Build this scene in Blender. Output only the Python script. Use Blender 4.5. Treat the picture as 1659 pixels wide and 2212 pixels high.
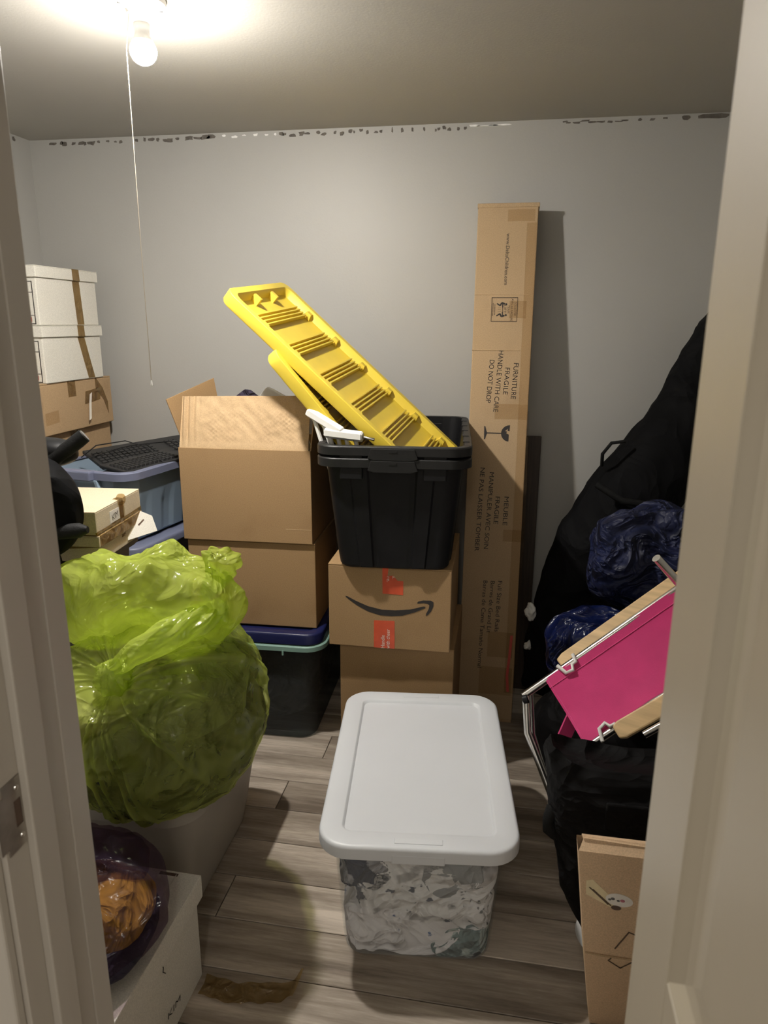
import bpy, math, random
from mathutils import Vector, Matrix, noise

# ------------------------------------------------------------------ camera, world, exposure
scene = bpy.context.scene
for o in list(bpy.data.objects):
    bpy.data.objects.remove(o, do_unlink=True)
COL = scene.collection
R = math.radians
FPX, PITCH, YAW, ROLL, CAMH = 1540.0, R(14.87), R(9.83), R(-0.3), 1.5
fw = Vector((-math.sin(YAW)*math.cos(PITCH), math.cos(YAW)*math.cos(PITCH), -math.sin(PITCH)))
r0 = Vector((math.cos(YAW), math.sin(YAW), 0)); u0 = r0.cross(fw)
rt = r0*math.cos(ROLL) - u0*math.sin(ROLL); up = rt.cross(fw)
cam = bpy.data.cameras.new('camera'); cam_o = bpy.data.objects.new('camera', cam); COL.objects.link(cam_o)
cam.sensor_fit = 'AUTO'; cam.sensor_width = 36.0; cam.lens = 36.0*FPX/2212.0
cam.clip_start = 0.02; cam.clip_end = 50
cam.dof.use_dof = True; cam.dof.focus_distance = 2.3; cam.dof.aperture_fstop = 8.5
m = Matrix((rt, up, -fw)).transposed().to_4x4(); m.translation = (0, 0, CAMH)
cam_o.matrix_world = m
scene.camera = cam_o

world = bpy.data.worlds.new('world'); scene.world = world; world.use_nodes = True
bg = world.node_tree.nodes['Background']
bg.inputs[0].default_value = (1.0, 0.92, 0.80, 1); bg.inputs[1].default_value = 0.60
BULB_STRENGTH = 4300.0
HALL_STRENGTH = 55.0
BULB_COLOR = (1.0, 0.955, 0.885, 1)
vs = scene.view_settings
vs.view_transform = 'Standard'; vs.look = 'None'; vs.gamma = 1.0; vs.use_curve_mapping = False; vs.exposure = 0.0
scene.display_settings.display_device = 'sRGB'

# ------------------------------------------------------------------ materials
MATS = {}
def new_mat(name):
    mt = bpy.data.materials.new(name); mt.use_nodes = True
    nt = mt.node_tree; nt.nodes.clear()
    out = nt.nodes.new('ShaderNodeOutputMaterial')
    MATS[name] = mt
    return mt, nt, out
def N(nt, kind, **kw):
    n = nt.nodes.new(kind)
    for k, v in kw.items():
        if k.startswith('i_'):
            n.inputs[int(k[2:]) if k[2:].isdigit() else k[2:]].default_value = v
        else:
            setattr(n, k, v)
    return n
def c4(c): return (c[0], c[1], c[2], 1)
def coords(nt, scale=(1, 1, 1)):
    tc = N(nt, 'ShaderNodeTexCoord'); mp = N(nt, 'ShaderNodeMapping')
    mp.inputs['Scale'].default_value = scale
    nt.links.new(tc.outputs['Object'], mp.inputs[0])
    return mp.outputs[0]
def crease_bump(nt, co, strength, scale, dist):
    a = N(nt, 'ShaderNodeTexNoise', noise_type='RIDGED_MULTIFRACTAL')
    a.inputs['Scale'].default_value = scale; a.inputs['Detail'].default_value = 3.0; a.inputs['Roughness'].default_value = .45; a.inputs['Distortion'].default_value = .9
    a.inputs['Offset'].default_value = 1.0; a.inputs['Gain'].default_value = 1.5
    nt.links.new(co, a.inputs['Vector'])
    bp = N(nt, 'ShaderNodeBump'); bp.inputs['Strength'].default_value = strength; bp.inputs['Distance'].default_value = dist
    nt.links.new(a.outputs['Fac'], bp.inputs['Height'])
    return bp.outputs[0]
def mat(name, col, rough=0.6, var=0.12, vscale=6.0, bump=0.0, bscale=80.0, metal=0.0, spec=0.5, stretch=(1, 1, 1),
        second=None, sscale=3.0, slo=0.5, shi=0.65, coat=0.0, sheen=0.0, alpha=1.0, trans=0.0, detail=6.0, crease=0.0, cscale=9.0, cdist=.03):
    mt, nt, out = new_mat(name)
    p = N(nt, 'ShaderNodeBsdfPrincipled')
    p.inputs['Roughness'].default_value = rough; p.inputs['Metallic'].default_value = metal
    p.inputs['Specular IOR Level'].default_value = spec
    p.inputs['Coat Weight'].default_value = coat; p.inputs['Sheen Weight'].default_value = sheen
    p.inputs['Alpha'].default_value = alpha; p.inputs['Transmission Weight'].default_value = trans
    co = coords(nt, stretch)
    nz = N(nt, 'ShaderNodeTexNoise'); nz.inputs['Scale'].default_value = vscale; nz.inputs['Detail'].default_value = detail
    nt.links.new(co, nz.inputs['Vector'])
    rmp = N(nt, 'ShaderNodeValToRGB')
    rmp.color_ramp.elements[0].position = 0.3; rmp.color_ramp.elements[1].position = 0.7
    rmp.color_ramp.elements[0].color = c4([max(0, v*(1-var)) for v in col])
    rmp.color_ramp.elements[1].color = c4([min(1, v*(1+var)) for v in col])
    nt.links.new(nz.outputs['Fac'], rmp.inputs[0])
    src = rmp.outputs[0]
    if second:
        n2 = N(nt, 'ShaderNodeTexNoise'); n2.inputs['Scale'].default_value = sscale; n2.inputs['Detail'].default_value = 8
        nt.links.new(co, n2.inputs['Vector'])
        mr = N(nt, 'ShaderNodeMapRange'); mr.inputs[1].default_value = slo; mr.inputs[2].default_value = shi
        nt.links.new(n2.outputs['Fac'], mr.inputs[0])
        mx = N(nt, 'ShaderNodeMix', data_type='RGBA')
        nt.links.new(mr.outputs[0], mx.inputs[0]); nt.links.new(src, mx.inputs[6]); mx.inputs[7].default_value = c4(second)
        src = mx.outputs[2]
    nt.links.new(src, p.inputs['Base Color'])
    if crease > 0:
        bp = crease_bump(nt, co, crease, cscale, cdist)
        nt.links.new(bp, p.inputs['Normal'])
    elif bump > 0:
        b1 = N(nt, 'ShaderNodeTexNoise'); b1.inputs['Scale'].default_value = bscale; b1.inputs['Detail'].default_value = 4
        nt.links.new(co, b1.inputs['Vector'])
        bp = N(nt, 'ShaderNodeBump'); bp.inputs['Strength'].default_value = bump; bp.inputs['Distance'].default_value = 0.004
        nt.links.new(b1.outputs['Fac'], bp.inputs['Height']); nt.links.new(bp.outputs[0], p.inputs['Normal'])
    nt.links.new(p.outputs[0], out.inputs[0])
    return mt

mat('wall_paint', (0.42, 0.41, 0.385), 0.5, 0.03, 1.5, 0.10, 160, second=(0.385, 0.375, 0.355), sscale=2.0, slo=0.62, shi=0.85)
mat('ceiling_paint', (0.42, 0.40, 0.365), 0.75, 0.03, 2.0, 0.10, 130)
mat('trim_paint', (0.50, 0.465, 0.415), 0.42, 0.05, 5.0, 0.03, 60, stretch=(1, 1, .15), second=(0.42, 0.38, 0.325), sscale=9, slo=0.62, shi=0.8)
mat('door_paint', (0.41, 0.36, 0.28), 0.38, 0.03, 4.0, 0.03, 60)
mat('paint_chip', (0.13, 0.115, 0.10), 0.9, 0.3, 60)
mat('plaster_chip', (0.85, 0.84, 0.82), 0.9, 0.1, 60)
mat('hall_floor', (0.35, 0.30, 0.25), 0.6, 0.2, 5)
KR = (0.345, 0.218, 0.108)
def kraft(name, col, dirt=0.25, worn=None):
    mt, nt, out = new_mat(name)
    p = N(nt, 'ShaderNodeBsdfPrincipled'); p.inputs['Roughness'].default_value = 0.78; p.inputs['Specular IOR Level'].default_value = 0.3
    co = coords(nt)
    a = N(nt, 'ShaderNodeTexNoise'); a.inputs['Scale'].default_value = 350; a.inputs['Detail'].default_value = 3
    b = N(nt, 'ShaderNodeTexNoise'); b.inputs['Scale'].default_value = 7; b.inputs['Detail'].default_value = 7
    nt.links.new(co, a.inputs['Vector']); nt.links.new(co, b.inputs['Vector'])
    ra = N(nt, 'ShaderNodeValToRGB'); ra.color_ramp.elements[0].position = .3; ra.color_ramp.elements[1].position = .7
    ra.color_ramp.elements[0].color = c4([v*.86 for v in col]); ra.color_ramp.elements[1].color = c4([min(1, v*1.12) for v in col])
    nt.links.new(a.outputs['Fac'], ra.inputs[0])
    mx = N(nt, 'ShaderNodeMix', data_type='RGBA', blend_type='MULTIPLY')
    mr = N(nt, 'ShaderNodeMapRange'); mr.inputs[1].default_value = .55; mr.inputs[2].default_value = .8; mr.inputs[4].default_value = dirt
    nt.links.new(b.outputs['Fac'], mr.inputs[0]); nt.links.new(mr.outputs[0], mx.inputs[0])
    nt.links.new(ra.outputs[0], mx.inputs[6]); mx.inputs[7].default_value = worn or (.55, .45, .36, 1)
    nt.links.new(mx.outputs[2], p.inputs['Base Color'])
    bp = N(nt, 'ShaderNodeBump'); bp.inputs['Strength'].default_value = .12; bp.inputs['Distance'].default_value = .003
    b2 = N(nt, 'ShaderNodeTexNoise'); b2.inputs['Scale'].default_value = 45; b2.inputs['Detail'].default_value = 5
    nt.links.new(co, b2.inputs['Vector']); nt.links.new(b2.outputs['Fac'], bp.inputs['Height']); nt.links.new(bp.outputs[0], p.inputs['Normal'])
    nt.links.new(p.outputs[0], out.inputs[0])
kraft('kraft', KR)
kraft('kraft_light', (0.46, 0.325, 0.19))
kraft('kraft_edge', (0.50, 0.35, 0.20))
kraft('kraft_old', (0.44, 0.30, 0.17), .5)
kraft('kraft_worn', (0.62, 0.44, 0.28), .5)
kraft('cream_card', (0.62, 0.52, 0.37), .25)
kraft('white_card', (0.70, 0.67, 0.60), .12, (.75, .7, .6, 1))
mat('white_card_shade', (0.60, 0.57, 0.50), 0.8, .05, 20)
mat('print_ink', (0.025, 0.02, 0.018), 0.6, .2, 60)
mat('print_ink_soft', (0.10, 0.065, 0.04), 0.7, .2, 60)
mat('orange_print', (0.62, 0.085, 0.03), 0.35, .1, 30)
mat('red_print', (0.55, 0.08, 0.06), 0.5, .1, 30)
mat('white_print', (0.72, 0.66, 0.58), 0.5, .05, 30)
mat('sticker_paper', (0.80, 0.76, 0.70), 0.4, .05, 60)
mat('sticker_yellow', (0.76, 0.64, 0.40), 0.4, .1, 60)
mat('black_plastic', (0.008, 0.008, 0.009), 0.5, .15, 20, 0.08, 250, spec=.22)
mat('black_plastic_worn', (0.012, 0.012, 0.012), 0.45, .2, 20, 0.06, 250, spec=.3)
mat('yellow_plastic', (0.74, 0.555, 0.06), 0.42, .05, 8, 0.03, 300)
mat('white_lid_plastic', (0.62, 0.64, 0.67), 0.38, .02, 4, 0.05, 700)
mat('white_plastic', (0.70, 0.69, 0.66), 0.35, .05, 20)
mat('grey_plastic', (0.34, 0.315, 0.275), 0.45, .04, 6, 0.03, 300)
mat('dark_grey_plastic', (0.11, 0.105, 0.10), 0.5, .06, 6)
mat('blue_plastic', (0.24, 0.31, 0.39), 0.40, .05, 6, 0.03, 300)
mat('blue_rim_plastic', (0.155, 0.17, 0.25), 0.42, .05, 6, 0.03, 300)
mat('navy_plastic', (0.012, 0.016, 0.075), 0.34, .1, 10)
mat('teal_plastic', (0.22, 0.36, 0.31), 0.45, .05, 10)
mat('steel', (0.62, 0.60, 0.57), 0.22, .08, 30, metal=1.0)
mat('brushed_steel', (0.45, 0.42, 0.38), 0.38, .2, 40, metal=1.0)
mat('wood_pine', (0.58, 0.40, 0.20), 0.5, .18, 3.0, .05, 60, stretch=(2, 2, 30))
mat('dark_wood', (0.045, 0.028, 0.018), 0.5, .3, 6, stretch=(20, 20, 1))
mat('pink_canvas', (0.56, 0.028, 0.16), 0.75, .06, 20, .15, 420, sheen=.2)
mat('pink_stitch', (0.66, 0.07, 0.24), 0.8, .1, 90)
mat('black_nylon', (0.0035, 0.0035, 0.004), 0.75, .3, 6, spec=.1, crease=.5, cscale=4)
mat('black_fabric', (0.0045, 0.0042, 0.0045), 0.75, .3, 8, spec=.14, crease=.8, cscale=4.5, cdist=.05)
mat('black_strap', (0.008, 0.008, 0.008), 0.75, .2, 60, .3, 300, spec=.15)
mat('navy_fabric', (0.007, 0.011, 0.045), 0.55, .3, 6, spec=.35, crease=.9, cscale=9, cdist=.04)
mat('blue_film', (0.004, 0.008, 0.045), 0.25, .3, 8, spec=.4, crease=.8, cscale=7, cdist=.04)
mat('foam_black', (0.010, 0.010, 0.010), 0.6, .3, 60, .3, 260, spec=.2)
mat('cap_grey', (0.12, 0.115, 0.11), 0.6, .1, 60)
mat('cord_white', (0.50, 0.43, 0.33), 0.6, .05, 60)
mat('porcelain', (0.78, 0.77, 0.74), 0.25, .02, 10)
mat('cable_black', (0.01, 0.01, 0.011), 0.4, .1, 40)
mat('key_black', (0.016, 0.016, 0.017), 0.5, .2, 60)
mat('cloth_dark', (0.018, 0.020, 0.018), 0.85, .4, 9, crease=.9, cscale=11, cdist=.03)
mat('cloth_olive', (0.06, 0.07, 0.045), 0.85, .4, 9, crease=.9, cscale=11, cdist=.03)
mat('cloth_cream', (0.62, 0.58, 0.42), 0.85, .15, 9, crease=.9, cscale=11, cdist=.03)
mat('cloth_yellow', (0.60, 0.36, 0.04), 0.85, .25, 14, crease=.9, cscale=11, cdist=.03)
mat('cloth_orange', (0.50, 0.24, 0.08), 0.85, .25, 14, crease=.9, cscale=11, cdist=.03)
mat('cloth_purple', (0.030, 0.022, 0.05), 0.8, .4, 9, crease=.9, cscale=11, cdist=.03)
mat('cloth_grey', (0.32, 0.33, 0.34), 0.85, .08, 9, crease=.6, cscale=9, cdist=.03)
mat('cloth_teal', (0.20, 0.28, 0.28), 0.85, .2, 14, crease=.9, cscale=11, cdist=.03, second=(.50, .58, .56), sscale=22, slo=.55, shi=.6)
mat('cloth_navy', (0.035, 0.045, 0.085), 0.85, .3, 12, crease=.9, cscale=11, cdist=.03, second=(.45, .45, .48), sscale=16, slo=.52, shi=.56)
mat('cloth_white', (0.84, 0.83, 0.84), 0.85, .04, 9, crease=.6, cscale=9, cdist=.03)
mat('cloth_print_dark', (0.84, 0.83, 0.83), 0.85, .04, 9, crease=.6, cscale=9, cdist=.03, second=(.09, .10, .13), sscale=26, slo=.61, shi=.64)
mat('cloth_print_grey', (0.84, 0.83, 0.84), 0.85, .04, 9, crease=.6, cscale=9, cdist=.03, second=(.20, .21, .22), sscale=40, slo=.63, shi=.66)
mat('cloth_print_soft', (0.85, 0.83, 0.85), 0.85, .04, 9, crease=.6, cscale=9, cdist=.03, second=(.10, .17, .36), sscale=17, slo=.655, shi=.675)
mat('print_blue', (0.07, 0.14, 0.34), 0.8, .2, 60)
mat('print_rose', (0.45, 0.16, 0.20), 0.8, .2, 60)
mat('ash_box_paint', (0.11, 0.07, 0.05), 0.7, .2, 40)

def see_through(name, tint, face, transp, rough, bump=0.0, bscale=30, spec=.5, translucent=0.0, fold=False):
    """thin plastic film: part of the light goes straight through, the rest is scattered by the tinted film"""
    mt, nt, out = new_mat(name)
    tr = N(nt, 'ShaderNodeBsdfTransparent'); tr.inputs[0].default_value = c4(tint)
    p = N(nt, 'ShaderNodeBsdfPrincipled'); p.inputs['Base Color'].default_value = c4(face)
    p.inputs['Roughness'].default_value = rough; p.inputs['Specular IOR Level'].default_value = spec
    src = p.outputs[0]
    co = coords(nt)
    if bump > 0:
        nt.links.new(crease_bump(nt, co, bump, bscale, .02), p.inputs['Normal'])
    if translucent > 0:
        tl = N(nt, 'ShaderNodeBsdfTranslucent'); tl.inputs[0].default_value = c4(face)
        m1 = N(nt, 'ShaderNodeMixShader'); m1.inputs[0].default_value = translucent
        nt.links.new(src, m1.inputs[1]); nt.links.new(tl.outputs[0], m1.inputs[2]); src = m1.outputs[0]
    mx = N(nt, 'ShaderNodeMixShader'); mx.inputs[0].default_value = transp
    if fold:                                   # gathered film is several layers thick: less see-through
        at = N(nt, 'ShaderNodeAttribute', attribute_name='fold'); mr = N(nt, 'ShaderNodeMapRange')
        mr.inputs[3].default_value = transp; mr.inputs[4].default_value = .06
        nt.links.new(at.outputs['Fac'], mr.inputs[0]); nt.links.new(mr.outputs[0], mx.inputs[0])
    nt.links.new(src, mx.inputs[1]); nt.links.new(tr.outputs[0], mx.inputs[2])
    nt.links.new(mx.outputs[0], out.inputs[0])
    return mt
see_through('green_film', (0.93, 0.985, 0.66), (0.66, 0.74, 0.18), .66, .17, 1.0, 6, 1.0, .5, fold=True)
see_through('green_film_thick', (0.90, 0.98, 0.52), (0.64, 0.72, 0.16), .42, .18, 1.0, 7, 1.0, .5)
see_through('purple_film', (0.82, 0.72, 0.80), (0.06, 0.04, 0.07), .72, .25, .9, 9, .6, .2)
see_through('clear_plastic', (0.98, 0.985, 0.985), (0.60, 0.61, 0.62), .90, .25, 0, 30, .5)
see_through('clear_tote_plastic', (0.74, 0.77, 0.77), (0.15, 0.155, 0.155), .82, .22, .12, 8, .5)
see_through('brown_tape', (0.86, 0.76, 0.58), (0.30, 0.22, 0.11), .68, .18, .5, 22, .8)
see_through('clear_tape', (0.985, 0.965, 0.935), (0.45, 0.32, 0.18), .95, .14, .8, 40, 1.0)

def plank_material():
    mt, nt, out = new_mat('plank_laminate')
    p = N(nt, 'ShaderNodeBsdfPrincipled'); p.inputs['Roughness'].default_value = .5; p.inputs['Specular IOR Level'].default_value = .4
    tc = N(nt, 'ShaderNodeTexCoord'); oi = N(nt, 'ShaderNodeObjectInfo')
    mp = N(nt, 'ShaderNodeMapping'); mp.inputs['Scale'].default_value = (1.2, 14, 1)
    sh = N(nt, 'ShaderNodeVectorMath', operation='ADD'); ml = N(nt, 'ShaderNodeVectorMath', operation='SCALE'); ml.inputs['Scale'].default_value = 37
    cb = N(nt, 'ShaderNodeCombineXYZ')
    for k in range(3): nt.links.new(oi.outputs['Random'], cb.inputs[k])
    nt.links.new(cb.outputs[0], ml.inputs[0]); nt.links.new(tc.outputs['Object'], mp.inputs[0])
    nt.links.new(mp.outputs[0], sh.inputs[0]); nt.links.new(ml.outputs[0], sh.inputs[1])
    a = N(nt, 'ShaderNodeTexNoise'); a.inputs['Scale'].default_value = 1.3; a.inputs['Detail'].default_value = 3
    b = N(nt, 'ShaderNodeTexNoise'); b.inputs['Scale'].default_value = 9; b.inputs['Detail'].default_value = 8; b.inputs['Roughness'].default_value = .7
    nt.links.new(sh.outputs[0], a.inputs['Vector']); nt.links.new(sh.outputs[0], b.inputs['Vector'])
    r = N(nt, 'ShaderNodeValToRGB'); e = r.color_ramp.elements
    e[0].position = .32; e[0].color = (0.155, 0.122, 0.093, 1); e[1].position = .68; e[1].color = (0.62, 0.54, 0.45, 1)
    e2 = e.new(.5); e2.color = (0.34, 0.285, 0.23, 1)
    mx = N(nt, 'ShaderNodeMath', operation='MULTIPLY_ADD'); mx.inputs[1].default_value = .35; 
    sc = N(nt, 'ShaderNodeMath', operation='MULTIPLY'); sc.inputs[1].default_value = .65
    nt.links.new(a.outputs['Fac'], sc.inputs[0]); nt.links.new(b.outputs['Fac'], mx.inputs[0]); nt.links.new(sc.outputs[0], mx.inputs[2])
    of = N(nt, 'ShaderNodeMath', operation='MULTIPLY_ADD'); of.inputs[1].default_value = .16; of.inputs[2].default_value = -.08
    nt.links.new(oi.outputs['Random'], of.inputs[0])
    ad = N(nt, 'ShaderNodeMath', operation='ADD'); nt.links.new(mx.outputs[0], ad.inputs[0]); nt.links.new(of.outputs[0], ad.inputs[1])
    nt.links.new(ad.outputs[0], r.inputs[0]); nt.links.new(r.outputs[0], p.inputs['Base Color'])
    bp = N(nt, 'ShaderNodeBump'); bp.inputs['Strength'].default_value = .1; bp.inputs['Distance'].default_value = .002
    nt.links.new(b.outputs['Fac'], bp.inputs['Height']); nt.links.new(bp.outputs[0], p.inputs['Normal'])
    nt.links.new(p.outputs[0], out.inputs[0])
plank_material()
def hall_material():
    mt, nt, out = new_mat('hall_glow')
    e = N(nt, 'ShaderNodeEmission'); e.inputs[0].default_value = (1.0, .93, .82, 1); e.inputs[1].default_value = HALL_STRENGTH
    nt.links.new(e.outputs[0], out.inputs[0])
hall_material()
def bulb_material():
    mt, nt, out = new_mat('bulb_glow')
    e = N(nt, 'ShaderNodeEmission'); e.inputs[0].default_value = BULB_COLOR
    # LED dome: brightest at the tip, dimming towards its collar
    tc = N(nt, 'ShaderNodeTexCoord'); sx = N(nt, 'ShaderNodeSeparateXYZ'); nt.links.new(tc.outputs['Object'], sx.inputs[0])
    mr = N(nt, 'ShaderNodeMapRange'); mr.inputs[1].default_value = -.084; mr.inputs[2].default_value = -.132
    nt.links.new(sx.outputs['Z'], mr.inputs[0])
    pw = N(nt, 'ShaderNodeMath', operation='POWER'); pw.inputs[1].default_value = 2.2; nt.links.new(mr.outputs[0], pw.inputs[0])
    ml = N(nt, 'ShaderNodeMath', operation='MULTIPLY_ADD'); ml.inputs[1].default_value = BULB_STRENGTH*.985; ml.inputs[2].default_value = BULB_STRENGTH*.015
    nt.links.new(pw.outputs[0], ml.inputs[0]); nt.links.new(ml.outputs[0], e.inputs[1])
    nt.links.new(e.outputs[0], out.inputs[0])
bulb_material()

# ------------------------------------------------------------------ mesh helpers
def V(*a): return Vector(a)
class G:
    def __init__(s): s.v = []; s.f = []
    def add(s, vs, fs):
        b = len(s.v); s.v += [tuple(x) for x in vs]; s.f += [tuple(b+i for i in f) for f in fs]; return s
    def box(s, x0, x1, y0, y1, z0, z1, M=None):
        vs = [Vector(p) for p in ((x0,y0,z0),(x1,y0,z0),(x1,y1,z0),(x0,y1,z0),(x0,y0,z1),(x1,y0,z1),(x1,y1,z1),(x0,y1,z1))]
        if M: vs = [M @ p for p in vs]
        return s.add(vs, [(0,3,2,1),(4,5,6,7),(0,1,5,4),(1,2,6,5),(2,3,7,6),(3,0,4,7)])
    def loft(s, loops, cap0=False, cap1=False, closed=True):
        n = len(loops[0]); vs = [p for l in loops for p in l]; fs = []
        for i in range(len(loops)-1):
            for j in range(n if closed else n-1):
                k = (j+1) % n
                fs.append((i*n+j, i*n+k, (i+1)*n+k, (i+1)*n+j))
        if cap0: fs.append(tuple(reversed(range(n))))
        if cap1: fs.append(tuple((len(loops)-1)*n+j for j in range(n)))
        return s.add(vs, fs)
    def tube(s, pts, r, n=10, caps=True):
        pts = [Vector(p) for p in pts]; rr = r if isinstance(r, (list, tuple)) else [r]*len(pts)
        loops = []; prev = None
        for i, p in enumerate(pts):
            t = (pts[min(i+1, len(pts)-1)] - pts[max(i-1, 0)]).normalized()
            a = prev if prev is not None else (V(0,0,1) if abs(t.z) < .9 else V(1,0,0))
            a = (a - t*a.dot(t)).normalized(); prev = a; b = t.cross(a)
            loops.append([p + (a*math.cos(2*math.pi*k/n) + b*math.sin(2*math.pi*k/n))*rr[i] for k in range(n)])
        return s.loft(loops, caps, caps)
    def lathe(s, prof, n=32, M=None):
        loops = [[V(r*math.cos(2*math.pi*k/n), r*math.sin(2*math.pi*k/n), z) for k in range(n)] for r, z in prof]
        if M: loops = [[M @ p for p in l] for l in loops]
        return s.loft(loops, True, True)
    def prism(s, pts, y0, y1):
        """outline in (x, z), extruded in y"""
        n = len(pts)
        vs = [(x, y0, z) for x, z in pts] + [(x, y1, z) for x, z in pts]
        fs = [tuple(range(n)), tuple(reversed(range(n, 2*n)))] + [(i, n+i, n+(i+1) % n, (i+1) % n) for i in range(n)]
        return s.add(vs, fs)
def link(o, parent):
    COL.objects.link(o)
    if parent: o.parent = parent
    return o
def obj(name, g, m_, parent=None, smooth=None, bevel=0.0, seg=2, sub=0, fix=False):
    me = bpy.data.meshes.new(name); me.from_pydata(g.v, [], g.f); me.update()
    if fix:
        import bmesh
        bm = bmesh.new(); bm.from_mesh(me); bmesh.ops.recalc_face_normals(bm, faces=bm.faces); bm.to_mesh(me); bm.free()
    me.materials.append(MATS[m_])
    if smooth is not None:
        me.polygons.foreach_set('use_smooth', [True]*len(me.polygons))
        me.set_sharp_from_angle(angle=R(smooth))
    o = link(bpy.data.objects.new(name, me), parent)
    if bevel > 0:
        b = o.modifiers.new('bevel', 'BEVEL'); b.width = bevel; b.segments = seg; b.limit_method = 'ANGLE'; b.angle_limit = R(35)
    if sub:
        sb = o.modifiers.new('sub', 'SUBSURF'); sb.levels = sub; sb.render_levels = sub
    return o
def tag(o, label, cat, group=None):
    o['label'] = label; o['category'] = cat
    if group: o['group'] = group
    return o
def thing(name, label, cat, loc=(0,0,0), rotz=0.0, group=None, rotx=0.0, roty=0.0):
    o = bpy.data.objects.new(name, None); COL.objects.link(o); o.empty_display_size = .05
    o.location = loc; o.rotation_euler = (R(rotx), R(roty), R(rotz))
    return tag(o, label, cat, group)
def struct(o): o['kind'] = 'structure'; return o
def copy_tree(src, loc=None, rotz=None, label=None):
    c = src.copy(); COL.objects.link(c)
    for ch in list(src.children):
        k = ch.copy(); COL.objects.link(k); k.parent = c
        for g2 in list(ch.children):
            q = g2.copy(); COL.objects.link(q); q.parent = k
    if loc is not None: c.location = loc
    if rotz is not None: c.rotation_euler = (0, 0, R(rotz))
    if label: c['label'] = label
    return c
def rr(w, d, r, z, nc=6, ns=1, disp=None, cx=0, cy=0):
    """rounded rectangle loop, counter-clockwise, starting on the front side; disp(side, u) pushes out"""
    hw, hd = w/2, d/2; r = min(r, hw*.999, hd*.999); pts = []
    sides = [((-hw+r, -hd), (hw-r, -hd), (0, -1)), ((hw, -hd+r), (hw, hd-r), (1, 0)), ((hw-r, hd), (-hw+r, hd), (0, 1)), ((-hw, hd-r), (-hw, -hd+r), (-1, 0))]
    cen = [(hw-r, -hd+r, -90), (hw-r, hd-r, 0), (-hw+r, hd-r, 90), (-hw+r, -hd+r, 180)]
    for i in range(4):
        a, b, nn = sides[i]
        for k in range(ns+1):
            u = k/ns; q = disp(i, u) if disp else 0
            pts.append(V(a[0]+(b[0]-a[0])*u + nn[0]*q + cx, a[1]+(b[1]-a[1])*u + nn[1]*q + cy, z))
        x0, y0, a0 = cen[i]
        for k in range(1, nc):
            t = R(a0 + 90*k/nc); pts.append(V(x0+r*math.cos(t)+cx, y0+r*math.sin(t)+cy, z))
    return pts
def ridge(p, f, o=3):
    a = 0; amp = 1
    for i in range(o):
        a += (1-2*abs(noise.noise(p*f)))*amp; f *= 2.1; amp *= .5
    return a
def lump(name, c, rad, m_, seed=0, amp=.02, f=6.0, sq=2.6, clampf=None, parent=None, big=0.0, nu=56, nv=36, smooth=180, sharp=.5):
    """crumpled closed body: a squared-off ellipsoid with ridged creases"""
    off = V(seed*3.17, seed*1.93, seed*2.71); c = V(*c); g = G(); loops = []
    for j in range(nv+1):
        th = math.pi*(0.012+.976*j/nv); lp = []
        for i in range(nu):
            ph = 2*math.pi*i/nu
            d = V(math.sin(th)*math.cos(ph), math.sin(th)*math.sin(ph), -math.cos(th))
            k = (abs(d.x)**sq+abs(d.y)**sq+abs(d.z)**sq)**(-1/sq)
            q = V(d.x*rad[0], d.y*rad[1], d.z*rad[2])*k
            w = c+q+off
            w = w + noise.noise_vector(w*f*.5)*(.35/f)
            n_ = ridge(w, f)*sharp + noise.noise(w*f*.6)*(1-sharp)*2
            q = q + d*(n_*amp)
            if big: q = q + d*(big*2*noise.noise((c+d*.2+off)*6.5))
            p = c+q
            if clampf: p = clampf(p)
            lp.append(p)
        loops.append(lp)
    g.loft(loops, True, True)
    return obj(name, g, m_, parent, smooth)
def text(name, s, parent, m_, center, length, height, ang=0.0, face='front', plane=0.0):
    """flat lettering fitted to a length and cap height; face front = plane facing -y, right = facing +x, top = facing +z"""
    cu = bpy.data.curves.new(name, 'FONT'); cu.body = s; cu.size = 1.0; cu.extrude = 0.0; cu.offset = 0.0; cu.resolution_u = 3
    t = bpy.data.objects.new(name, cu); COL.objects.link(t)
    dg = bpy.context.evaluated_depsgraph_get(); me = bpy.data.meshes.new_from_object(t.evaluated_get(dg))
    bpy.data.objects.remove(t, do_unlink=True)
    xs = [v.co.x for v in me.vertices]; ys = [v.co.y for v in me.vertices]
    x0, x1, y0, y1 = min(xs), max(xs), 0.0, 0.729
    for v in me.vertices:
        v.co.x = (v.co.x-(x0+x1)/2)*length/(x1-x0); v.co.y = (v.co.y-(y0+y1)/2)*height/(y1-y0)
    me.materials.clear(); me.materials.append(MATS[m_])
    o = link(bpy.data.objects.new(name, me), parent)
    base = {'front': Matrix.Rotation(R(90), 4, 'X'), 'right': Matrix.Rotation(R(90), 4, 'Z') @ Matrix.Rotation(R(90), 4, 'X'), 'top': Matrix.Identity(4)}[face]
    pos = {'front': V(center[0], plane, center[1]), 'right': V(plane, center[0], center[1]), 'top': V(center[0], center[1], plane)}[face]
    o.matrix_local = Matrix.Translation(pos) @ base @ Matrix.Rotation(R(ang), 4, 'Z')
    return o
def strip(name, pts, width_dir, w, m_, parent, thick=.0004):
    """thin tape strip following a polyline, width along width_dir"""
    wd = V(*width_dir).normalized()*(w/2); g = G(); pts = [V(*p) for p in pts]; loops = []
    for i, p in enumerate(pts):
        t = (pts[min(i+1, len(pts)-1)]-pts[max(i-1, 0)]).normalized(); n_ = t.cross(wd).normalized()*thick
        loops.append([p-wd, p+wd, p+wd+n_, p-wd+n_])
    g.loft(loops, True, True)
    return obj(name, g, m_, parent, smooth=40, fix=True)

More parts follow.
